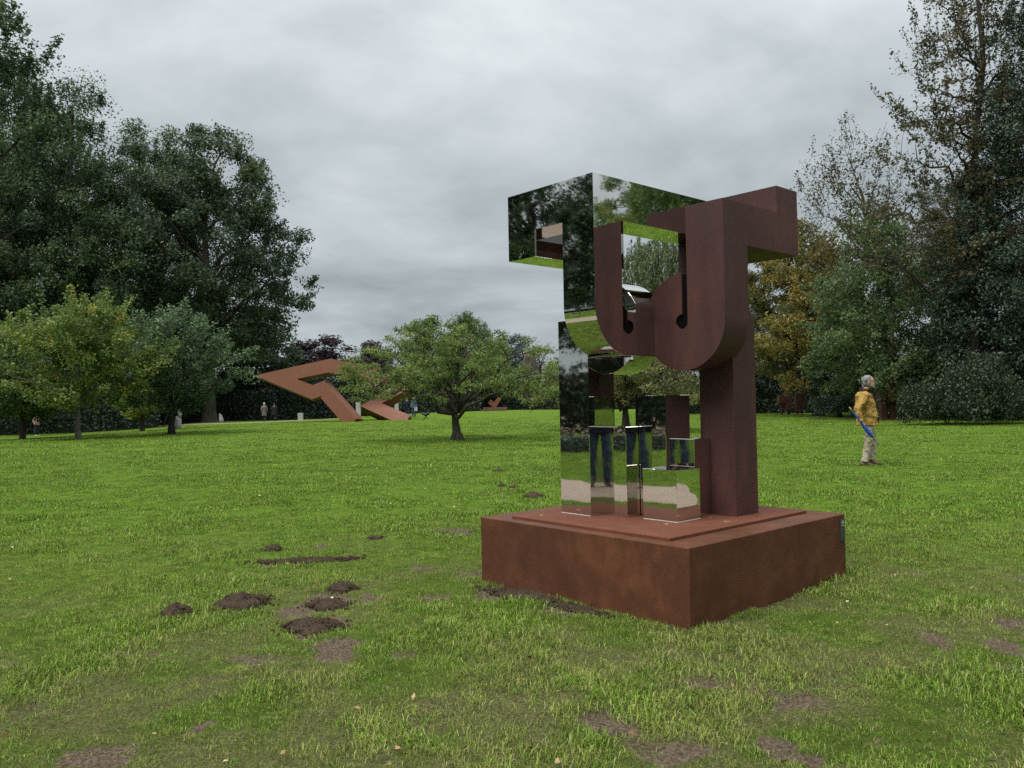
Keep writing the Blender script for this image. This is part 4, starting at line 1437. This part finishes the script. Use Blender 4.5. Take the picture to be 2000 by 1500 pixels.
def molehill(label, x, y, ra, h, seed, rb=None, rz=0.0, name='molehill', cat='molehill', group='molehills on the lawn'):
    rb = rb or ra * .95
    r = np.random.default_rng(seed)
    n = 34
    u = np.linspace(-1.25, 1.25, n)
    X, Y = np.meshgrid(u, u)
    q = np.hypot(X, Y)
    ang_ = np.arctan2(Y, X)
    edge = 1 + .42 * (fbm(np.cos(ang_) * 2.2 + 7, np.sin(ang_) * 2.2 + seed, seed=seed, o=3) - .5) * 2
    k = np.clip(1 - (q / edge) ** 2, -1, 1)
    lump = fbm(X * 3 + seed, Y * 3, seed=seed, o=4)
    Z = h * (np.clip(k, 0, 1) ** .75) * (.45 + 1.1 * lump) - .035 * (k <= .02) + .0
    Zc = np.where(k > .02, Z + .012, -.05)
    wx = x + ra * X * math.cos(rz) - rb * Y * math.sin(rz)
    wy = y + ra * X * math.sin(rz) + rb * Y * math.cos(rz)
    base = lawn_z(wx, wy)
    base0 = tz(x, y)
    V = np.stack([wx.ravel() - x, wy.ravel() - y, (Zc + base - base0).ravel()], 1)
    i = np.arange(n * n).reshape(n, n)
    F = np.stack([i[:-1, :-1].ravel(), i[:-1, 1:].ravel(), i[1:, 1:].ravel(), i[1:, :-1].ravel()], 1)
    keep = (k.ravel()[F].max(1) > -.25)
    verts, faces = [V], [F[keep]]
    nv = len(V)
    # crumbs of soil lying on and round the heap
    oct_v = np.array([(1, 0, 0), (-1, 0, 0), (0, 1, 0), (0, -1, 0), (0, 0, 1), (0, 0, -1)], float)
    oct_f = np.array([(0, 2, 4), (2, 1, 4), (1, 3, 4), (3, 0, 4), (2, 0, 5), (1, 2, 5), (3, 1, 5), (0, 3, 5)])
    tf = []
    for c in range(int(110 + 900 * ra)):
        th, rr_ = r.uniform(0, 6.28), r.random() ** .5 * (1.12 if r.random() < .7 else 1.6)
        px_, py_ = rr_ * math.cos(th), rr_ * math.sin(th)
        kk = max(0, 1 - rr_ ** 2)
        s_ = ra * r.uniform(.02, .075) if r.random() < .75 else ra * r.uniform(.06, .13)
        s_ = min(s_, .02)
        cxw = x + ra * px_ * math.cos(rz) - rb * py_ * math.sin(rz)
        cyw = y + ra * px_ * math.sin(rz) + rb * py_ * math.cos(rz)
        cz = h * kk ** .75 * .95 + .008 + float(lawn_z(np.array(cxw), np.array(cyw))) - base0
        vv = oct_v * r.uniform(.6, 1.2, (6, 1)) * s_ + np.array([cxw - x, cyw - y, cz])
        verts.append(vv)
        tf.append(oct_f + nv)
        nv += 6
    me = mesh_np(name, np.concatenate(verts), [faces[0], np.concatenate(tf)])
    o = link(name, me, SOIL)
    o.location = (x, y, base0)
    return tag(o, label, cat, group)


MH = [('dark clumpy molehill, leftmost of the near ones', -2.28, 5.49, .125, .085), ('broad double-humped dark molehill left of the plinth', -1.94, 5.80, .19, .085), ('dark molehill nearest the plinth among the near cluster', -1.31, 6.19, .12, .06),
      ('brown molehill below the small dark one in the near cluster', -1.33, 5.77, .15, .055), ('flattened spread-out brown molehill in the near cluster', -1.30, 5.22, .20, .045), ('small lone molehill above the long soil ridge', -2.35, 7.95, .095, .06),
      ('tiny flat molehill left of the plinth corner', -1.45, 8.53, .08, .03), ('dark molehill just left of the mirror column, behind the plinth', .29, 11.81, .17, .085), ('farthest tiny molehill in the row towards the apple tree', -.31, 16.35, .11, .045),
      ('small far molehill, second in the row towards the apple tree', .08, 14.13, .09, .045), ('small far molehill, third in the row towards the apple tree', .01, 13.16, .09, .045), ('tiny far molehill left of the third one in the row', -.2, 13.35, .075, .04),
      ('tiny molehill left of the larger one behind the plinth', -.45, 12.3, .07, .03)]
for i, (lab, x, y, ra, h) in enumerate(MH):
    molehill(lab, x, y, ra * .9, h * .66, 200 + i)
molehill('long low ridge of bare soil in the grass left of the plinth', -1.90, 7.40, .38, .024, 230, .075, .2, 'soil_ridge', 'soil', None)
molehill('loose dark soil heaped against the left side of the plinth', .04, 5.92, .30, .038, 231, .085, -.78, 'soil_heap', 'soil', None)
molehill('thin dark soil along the plinth edge towards its near corner', .42, 5.50, .20, .018, 232, .05, -.82, 'soil_heap', 'soil', None)

# fallen leaves: too many and too small to pick out
rl = np.random.default_rng(77)
n = 230
y = 3 + 22 * rl.random(n) ** 1.5
x = rl.uniform(-1, 1, n) * (.68 * y + .5)
k = ~in_plinth(x, y, .03)
x, y = x[k], y[k]
n = len(x)
c = np.c_[x, y, lawn_z(x, y) + .028]
T = TreeMesh(5)
T.r = rl
T.leaves(c, .034, (0, 0, 1.6), None, .7, tint=.5, tvar=.35)
_, lm = T.meshes('fallen_leaves')
FL = leaf_mat('fallen_leaf', [(0, (0.16, 0.07, 0.03)), (.5, (0.36, 0.22, 0.09)), (1, (0.50, 0.42, 0.27))], .1)
tag(link('fallen_leaves', lm, FL), 'small fallen autumn leaves scattered over the grass', 'leaves', kind='stuff')

# ------------------------------------------------------------------ people
SKIN = plain('skin', (0.42, 0.25, 0.19), .55, 0, .06, 20)


def lim(*pts_r):
    return [p for p, _ in pts_r], [r for _, r in pts_r]


FOLDS = bpy.data.textures.new('cloth_folds', 'CLOUDS')
FOLDS.noise_scale = .085
FOLDS.noise_depth = 1


def folds(o, k):
    m = o.modifiers.new('folds', 'DISPLACE')
    m.texture = FOLDS
    m.texture_coords = 'LOCAL'
    m.strength = k
    m.mid_level = .5


def remesh(o, vox, smooth=3):
    m = o.modifiers.new('remesh', 'REMESH')
    m.mode = 'VOXEL'
    m.voxel_size = vox
    m.use_smooth_shade = True
    s = o.modifiers.new('smooth', 'SMOOTH')
    s.factor = .5
    s.iterations = smooth


def vec(*a):
    return np.array(a, float)


def hand(mb, wrist, dirv, palm_n, curl=.5):
    """palm, four bent fingers of unequal length and a thumb leaving the side of the palm"""
    d = np.array(dirv, float)
    d /= np.linalg.norm(d)
    pn = np.array(palm_n, float)
    pn -= d * pn.dot(d)
    pn /= np.linalg.norm(pn)
    s = np.cross(d, pn)
    w = np.array(wrist, float)
    mb.tube([w - d * .02, w + d * .03, w + d * .075, w + d * .095], [(.026, .02), (.034, .016), (.041, .015), (.038, .012)], 10, ref=s)
    for i, (o_, L) in enumerate(((-.030, .062), (-.010, .075), (.011, .070), (.030, .055))):
        a = w + d * .085 + s * o_
        b = a + d * L * .5 + pn * L * .25 * curl * 2
        c_ = b + (d * (1 - curl) + pn * curl * 1.3) * L * .38
        e_ = c_ + (d * (.6 - curl) + pn * curl * 1.4) * L * .3
        mb.tube([a - d * .012, a, b, c_, e_], [.0095, .0098, .009, .0082, .006], 8)
    a = w + d * .03 - s * .032
    mb.tube([a, a - s * .028 + d * .022 + pn * .012, a - s * .036 + d * .052 + pn * .03], [.013, .0115, .008], 8)


def make_person(name, label, loc, rz, J, cols, coat_hem=.80, vox=.012, hair='short', group=None, flare=1.0, hands=True, scale=1.0, beard=False, glasses=False, collar=None, bulk=1.0):
    """x forward, y to the person's left, z up; J holds the joint positions"""
    e = empty(name, label, 'person', loc, rz, group)
    e.scale = (scale,) * 3
    j = {k_: np.array(v, float) for k_, v in J.items()}
    hc, nk = j['head'], j['neck']
    fw = j['face'] / np.linalg.norm(j['face'])
    up = vec(0, 0, 1) - fw * fw[2]
    up /= np.linalg.norm(up)
    lf = np.cross(up, fw)
    # ---- body, one continuous surface
    mb = MB()

    def hd(f, l, u):
        return hc + fw * f + lf * l + up * u
    rings = []
    for u, f0, ra, rb in ((-.118, .052, .020, .022), (-.105, .04, .044, .05), (-.075, .024, .06, .074), (-.03, .012, .069, .09), (.02, .0, .074, .098), (.065, -.006, .070, .094), (.10, -.01, .052, .07), (.122, -.012, .022, .03)):
        rings.append([hd(f0 + rb * math.sin(q), ra * math.cos(q), u) for q in np.linspace(0, 6.283, 14, endpoint=False)])
    mb.loft(rings)
    mb.tube([nk - vec(0, 0, .05), nk, hc - up * .06 - fw * .02], [(.066, .062), (.056, .056), (.052, .054)], 12)
    mb.tube([hd(.086, 0, .028), hd(.108, 0, -.005), hd(.112, 0, -.02), hd(.088, 0, -.03)], [.008, .012, .016, .01], 8)     # nose
    mb.tube([hd(.078, -.02, -.055), hd(.090, 0, -.056), hd(.078, .02, -.055)], [.007, .009, .007], 6)                      # lips
    for s_ in (-1, 1):
        mb.tube([hd(-.008, s_ * .07, -.03), hd(-.014, s_ * .083, .0), hd(-.012, s_ * .08, .024)], [.012, .018, .012], 8)   # ears
        mb.tube([hd(.074, s_ * .044, .026), hd(.083, s_ * .03, .03), hd(.088, s_ * .012, .026)], [.008, .01, .008], 6)     # brow
    pel, ch = j['pelvis'], j['chest']
    sl_, sr_ = j['sh_l'], j['sh_r']
    sm_ = (sl_ + sr_) / 2
    mb.tube([pel - vec(0, 0, .06), pel, (pel + ch) / 2, ch, sm_ * .9 + ch * .1, nk - vec(0, 0, .03)], [(.13, .10), (.165, .115), (.145, .105), (.165, .115), (.15, .085), (.07, .06)], 14)
    for s_, k_ in ((1, 'l'), (-1, 'r')):
        sh, el, wr, ha = j['sh_' + k_], j['el_' + k_], j['wr_' + k_], j['ha_' + k_]
        mb.tube([sm_ * .5 + sh * .5, sh, sh * .5 + el * .5, el, el * .55 + wr * .45, wr], [.06, .058, .048, .04, .036, .026], 10)
        if hands:
            hand(mb, wr, ha - wr, j.get('pn_' + k_, vec(0, -s_, 0)), .75)
        else:
            mb.tube([wr, (wr + ha) / 2, ha], [.03, .042, .02], 8)
        hp, kn, an = j['hip_' + k_], j['kn_' + k_], j['an_' + k_]
        mb.tube([hp + vec(0, 0, .03), hp * .5 + kn * .5, kn, kn * .6 + an * .4, an, an - vec(0, 0, .05)], [.085, .07, .054, .052, .036, .036], 12)
    remesh(mb.build('body', SKIN, e), vox)
    # ---- clothes
    mb = MB()
    cm, tm_ = cols['coat'], cols['trousers']
    hem = vec(pel[0], pel[1], coat_hem)
    fl = .03 * (flare - 1)
    mb.tube([hem, hem * .5 + pel * .5, pel + vec(0, 0, .08), (pel + ch) / 2 + vec(0, 0, .04), ch, sm_ * .95 + ch * .05, nk + vec(-.01, 0, -.035)],
            [(.205 + fl, (.165 + fl) * bulk), (.20 + fl * .5, (.16 + fl * .5) * bulk), (.185, .15 * bulk), (.180, .145 * bulk), (.195, .15 * bulk), (.185, .115 * bulk), (.085, .085)], 18)
    for s_, k_ in ((1, 'l'), (-1, 'r')):
        sh, el, wr = j['sh_' + k_], j['el_' + k_], j['wr_' + k_]
        mb.tube([sm_ * .55 + sh * .45, sh + vec(0, 0, -.005), sh * .5 + el * .5, el, el * .5 + wr * .5, wr], [.085, .083, .074, .068, .06, .05], 12)
    jk = mb.build('jacket', cm, e)
    remesh(jk, vox * .95, 2)
    folds(jk, .045)
    mb = MB()
    mb.tube([pel + vec(0, 0, .1), pel - vec(0, 0, .02), pel - vec(0, 0, .1)], [(.165, .125), (.175, .13), (.13, .1)], 14)
    for k_ in 'lr':
        hp, kn, an = j['hip_' + k_], j['kn_' + k_], j['an_' + k_]
        mb.tube([hp + vec(0, 0, .06), hp * .55 + kn * .45, kn, kn * .5 + an * .5, an + vec(0, 0, .0)], [(.10, .105), .09, .077, .074, .070], 14)
    tr_ = mb.build('trousers', tm_, e)
    remesh(tr_, vox * .9, 2)
    folds(tr_, .03)
    for k_ in 'lr':
        an, toe = j['an_' + k_], j['toe_' + k_]
        d = toe - an
        d[2] = 0
        d /= np.linalg.norm(d)
        g0 = vec(an[0], an[1], 0)
        sd = np.cross(vec(0, 0, 1), d)
        rings = []
        for t, w_, h_ in ((-.085, .028, .06), (-.06, .038, .085), (.0, .042, .09), (.06, .046, .065), (.12, .048, .05), (.165, .04, .038), (.19, .015, .026)):
            c_ = g0 + d * t
            rings.append([c_ + sd * w_ * math.cos(q) + vec(0, 0, max(0.0, h_ * .5 + h_ * .55 * math.sin(q)) + .004 + (an[2] - .09) * .5) for q in np.linspace(0, 6.283, 12, endpoint=False)])
        mb = MB()
        mb.loft(rings)
        mb.build('shoe', cols['shoes'], e, True)
    # ---- hair
    mb = MB()
    if hair != 'bald':
        n_ = 16
        rings = []
        lowb = -.095 if hair in ('long', 'shaggy') else -.05
        for u, f0, ra, rb in ((lowb, -.045, .062, .055), (-.04, -.045, .078, .066), (.01, -.040, .083, .074), (.06, -.030, .083, .088), (.105, -.022, .066, .082), (.136, -.024, .03, .04)):
            rings.append([hd(f0 + rb * math.sin(q) * (1.06 if math.sin(q) < 0 else .92), ra * math.cos(q) * (1 + .05 * math.sin(q * 5 + u * 60)), u) for q in np.linspace(0, 6.283, n_, endpoint=False)])
        mb.loft(rings)
        if hair == 'shaggy':
            rh = np.random.default_rng(3)
            for i in range(60):
                q = rh.uniform(2.6, 6.8)
                u = rh.uniform(-.08, .11)
                a = hd(-.04 + .075 * math.sin(q), .08 * math.cos(q), u)
                o_ = (a - hd(-.02, 0, u))
                o_ /= np.linalg.norm(o_) + 1e-6
                mb.tube([a, a + o_ * .012 - up * .02, a + o_ * .02 - up * .05], [.012, .010, .002], 5)
        mb.build('hair', cols['hair'], e, True)
    if beard:
        mb = MB()
        mb.tube([hd(.0, -.066, -.05), hd(.05, -.052, -.09), hd(.083, 0, -.11), hd(.05, .052, -.09), hd(.0, .066, -.05)], [.012, .02, .03, .02, .012], 8)
        mb.tube([hd(.078, -.03, -.05), hd(.097, 0, -.043), hd(.078, .03, -.05)], [.006, .009, .006], 6)
        mb.build('beard', cols['hair'], e, True)
    if glasses:
        mb = MB()
        for s_ in (-1, 1):
            ring = [hd(.093, s_ * .033 + .024 * math.cos(q), .015 + .018 * math.sin(q)) for q in np.linspace(0, 6.283, 13)]
            mb.tube(ring, [.003] * 13, 5)
            mb.tube([hd(.09, s_ * .056, .02), hd(.0, s_ * .08, .02)], [.003, .003], 5)
        mb.build('glasses', BLACK, e, True)
    if collar is not None:
        mb = MB()
        rings = []
        for t, w_ in ((-.055, .10), (-.01, .092), (.03, .082), (.045, .07)):
            c_ = nk + vec(-.012, 0, t - .01)
            rings.append([c_ + vec(w_ * .9 * math.sin(q), w_ * math.cos(q), .02 * -math.sin(q)) for q in np.linspace(0, 6.283, 16, endpoint=False)])
        mb.loft(rings)
        mb.build('collar', collar, e, True)
    return e, jk


def cloth(name, c, folds=14.0, var=.12):
    m, nt, b = new_mat(name)
    t = N(nt, 'ShaderNodeTexCoord')
    mp = N(nt, 'ShaderNodeMapping')
    mp.inputs['Scale'].default_value = (1, 1, .55)
    mp.inputs['Rotation'].default_value = (.3, .5, 0)
    nt.links.new(t.outputs['Object'], mp.inputs[0])
    f = noise(nt, mp.outputs[0], folds, 3, .5, .8)
    f2 = noise(nt, t.outputs['Object'], 90, 2)
    nt.links.new(ramp(nt, f2, [(.3, tuple(x * (1 - var) for x in c)), (.7, tuple(x * (1 + var) for x in c))]), b.inputs['Base Color'])
    b.inputs['Roughness'].default_value = .8
    b.inputs['Specular IOR Level'].default_value = .2
    bump(nt, b, f, 1.0, .06)
    return m


MUST = cloth('mustard_cloth', (0.33, 0.205, 0.055), 11)
BEIGE = cloth('beige_cloth', (0.40, 0.355, 0.26), 16)
JEANS = cloth('denim', (0.050, 0.078, 0.135), 16, .3)
NAVY = cloth('dark_cloth', (0.022, 0.025, 0.034), 12)
GREYC = cloth('grey_brown_cloth', (0.14, 0.125, 0.11), 12)
PINKC = cloth('dusty_pink_cloth', (0.30, 0.20, 0.165), 12)
BLUEC = cloth('blue_cloth', (0.06, 0.10, 0.16), 12)
SHOEB = plain('brown_leather', (0.10, 0.055, 0.042), .5)
SHOED = plain('black_leather', (0.03, 0.026, 0.024), .5)
HAIRG = plain('grey_hair', (0.19, 0.182, 0.175), .6, 0, .25, 60)
HAIRD = plain('dark_hair', (0.04, 0.03, 0.024), .5, 0, .25, 60)
HAIRW = plain('white_hair', (0.55, 0.53, 0.48), .6, 0, .15, 60)
HAIRB = plain('blonde_hair', (0.40, 0.30, 0.16), .6, 0, .15, 60)
COLLAR = cloth('dark_collar', (0.035, 0.02, 0.02), 20)

J_man = dict(head=(.045, 0, 1.655), face=(1, -.12, .04), neck=(-.045, 0, 1.49), chest=(-.04, 0, 1.24), pelvis=(-.01, 0, .93), sh_l=(-.065, .17, 1.40), sh_r=(-.085, -.18, 1.39),
             el_l=(-.06, .25, 1.12), wr_l=(.10, .22, .93), ha_l=(.16, .21, .86), el_r=(-.295, -.29, 1.11), wr_r=(-.235, -.325, .885), ha_r=(-.185, -.33, .79), pn_r=(.4, .7, 0), pn_l=(0, -1, 0),
             hip_l=(.0, .085, .90), hip_r=(-.02, -.09, .90), kn_l=(.125, .085, .50), an_l=(.085, .085, .105), toe_l=(.28, .08, 0), kn_r=(-.025, -.09, .48), an_r=(-.105, -.09, .09), toe_r=(.08, -.12, 0))
man, jk = make_person('person', 'standing person with grey hair and beard, mustard jacket and beige trousers, holding a blue umbrella', (7.003, 16.05, 0), -.08, J_man, dict(coat=MUST, trousers=BEIGE, shoes=SHOEB, hair=HAIRG), coat_hem=.80, vox=.010, hair='shaggy', beard=True, glasses=True, collar=COLLAR, flare=1.3, bulk=1.22)
mb = MB()                                   # jacket details: pocket flap, front edge, dark inside front
mb.tube([(.03, -.205, .985), (.10, -.198, .975), (.15, -.17, .975)], [.014, .016, .012], 6)
mb.build('pocket_flap', MUST, jk, True)
mb = MB()
mb.tube([(.05, -.03, 1.46), (.135, -.06, 1.32), (.158, -.06, 1.1), (.185, -.06, .82)], [.016, .016, .014, .014], 6)
mb.build('front_edge', COLLAR, jk, True)
# umbrella held in the hand
UMB = cloth('blue_umbrella_cloth', (0.018, 0.10, 0.46), 30, .2)
um = empty('umbrella', 'furled bright blue umbrella with a wooden handle, in the hand of the mustard-jacketed person', 'umbrella', (7.003, 16.05, 0), -.08)
A_, B_ = vec(-.455, -.335, 1.17), vec(.08, -.345, .42)


def ul(t):
    return A_ * (1 - t) + B_ * t


mb = MB()
mb.tube([ul(t) for t in (.12, .2, .42, .5, .58, .68, .75, .79)], [.010, .018, .021, .020, .034, .041, .026, .010], 12)
mb.build('canopy', UMB, um, True)
mb = MB()
mb.tube([ul(0), ul(.02), ul(.13)], [.009, .014, .012], 8)
mb.build('handle', plain('pale_wood', (0.38, 0.26, 0.13), .5), um, True)
mb = MB()
mb.tube([ul(.77), ul(.97), ul(1)], [.008, .007, .004], 8)
mb.build('tip', WOODD, um, True)

J_walk = dict(head=(.03, 0, 1.62), face=(1, 0, -.05), neck=(-.01, 0, 1.47), chest=(.0, 0, 1.24), pelvis=(0, 0, .93), sh_l=(-.01, .18, 1.40), sh_r=(-.01, -.18, 1.40),
              el_l=(-.1, .25, 1.12), wr_l=(-.02, .24, .90), ha_l=(.02, .24, .82), el_r=(.0, -.25, 1.12), wr_r=(.12, -.24, .93), ha_r=(.16, -.23, .85),
              hip_l=(0, .09, .9), hip_r=(0, -.09, .9), kn_l=(.1, .09, .5), an_l=(.16, .09, .09), toe_l=(.3, .09, 0), kn_r=(.0, -.09, .49), an_r=(-.18, -.09, .12), toe_r=(0, -.09, 0))
J_stand = dict(J_walk, kn_l=(.02, .1, .5), an_l=(0, .11, .09), toe_l=(.2, .13, 0), kn_r=(.02, -.1, .5), an_r=(0, -.11, .09), toe_r=(.2, -.13, 0))
make_person('person', 'walker seen from behind in a long grey-brown coat and white cap, by the far hedge', gz(-19.9, 65.2), R(95), J_walk, dict(coat=GREYC, trousers=NAVY, shoes=SHOED, hair=HAIRW), coat_hem=.55, vox=.02, flare=1.8, hands=False, scale=.88)
make_person('person', 'walker seen from behind in a dark coat and hat, right of the grey-coated walker', gz(-19.3, 65.9), R(92), J_walk, dict(coat=NAVY, trousers=NAVY, shoes=SHOED, hair=HAIRD), coat_hem=.60, vox=.02, flare=1.5, hands=False, scale=.85)
make_person('person', 'person in a dusty pink top and dark trousers under the trees at the far left', gz(-34.9, 59.6), R(-20), J_stand, dict(coat=PINKC, trousers=NAVY, shoes=plain('pale_shoe', (.5, .48, .45)), hair=HAIRD), coat_hem=.85, vox=.02, hands=False, scale=.95)
pA = px3(782, 800, 66)
make_person('person', 'person in dark clothes behind the right foot of the rust beam sculpture', gz(pA[0], 66), R(200), J_stand, dict(coat=NAVY, trousers=NAVY, shoes=SHOED, hair=HAIRD), vox=.02, hands=False, scale=.9)
pA = px3(795, 800, 66.5)
make_person('person', 'fair-haired person between two others behind the rust beam sculpture', gz(pA[0], 66.5), R(80), J_stand, dict(coat=NAVY, trousers=JEANS, shoes=SHOED, hair=HAIRB), vox=.02, hands=False, scale=.92, hair='long')
pA = px3(808.5, 800, 66)
make_person('person', 'person in blue clothes with a white bag, right of the rust beam sculpture', gz(pA[0], 66), R(250), J_stand, dict(coat=BLUEC, trousers=JEANS, shoes=SHOED, hair=HAIRG), vox=.02, hands=False, scale=.9)
mb = MB()
mb.box((-.13, -.06, 0), (.13, .06, .28))
mb.tube([(-.07, 0, .27), (-.05, 0, .42), (.05, 0, .42), (.07, 0, .27)], [.012] * 4, 6)
o = mb.build('hand_bag', WHITE, None, bevel=.03, seg=2)
o.location = (pA[0] + .19, 65.75, tz(pA[0], 65.7) + .48)
tag(o, 'small white bag carried by the person in blue', 'bag')

# the photographer, whose jeans show in the mirror corners
J_ph = dict(head=(-.02, 0, 1.64), face=(1, 0, -.25), neck=(-.09, 0, 1.49), chest=(-.09, 0, 1.25), pelvis=(-.07, 0, .95), sh_l=(-.09, .19, 1.42), sh_r=(-.09, -.19, 1.42),
            el_l=(.02, .27, 1.18), wr_l=(.18, .15, 1.35), ha_l=(.245, .08, 1.40), el_r=(.02, -.27, 1.18), wr_r=(.18, -.15, 1.35), ha_r=(.245, -.08, 1.40), pn_l=(0, -1, .2), pn_r=(0, 1, .2),
            hip_l=(-.07, .095, .92), hip_r=(-.07, -.095, .92), kn_l=(-.03, .125, .5), an_l=(-.07, .13, .09), toe_l=(.15, .2, 0), kn_r=(-.03, -.125, .5), an_r=(-.07, -.13, .09), toe_r=(.15, -.2, 0))
make_person('person', 'photographer in blue jeans and dark jacket, seen only in the mirror steel', (0, -.36, .01), R(90), J_ph, dict(coat=NAVY, trousers=JEANS, shoes=SHOEB, hair=HAIRD), coat_hem=.86, vox=.012)
mb = MB()
mb.box((-.077, -.017, -.037), (.077, -.009, .037))
o = mb.build('phone', BLACK, None, bevel=.004, seg=2)
o.location = (0, 0, 1.417)
tag(o, 'black phone held up by the photographer', 'phone')
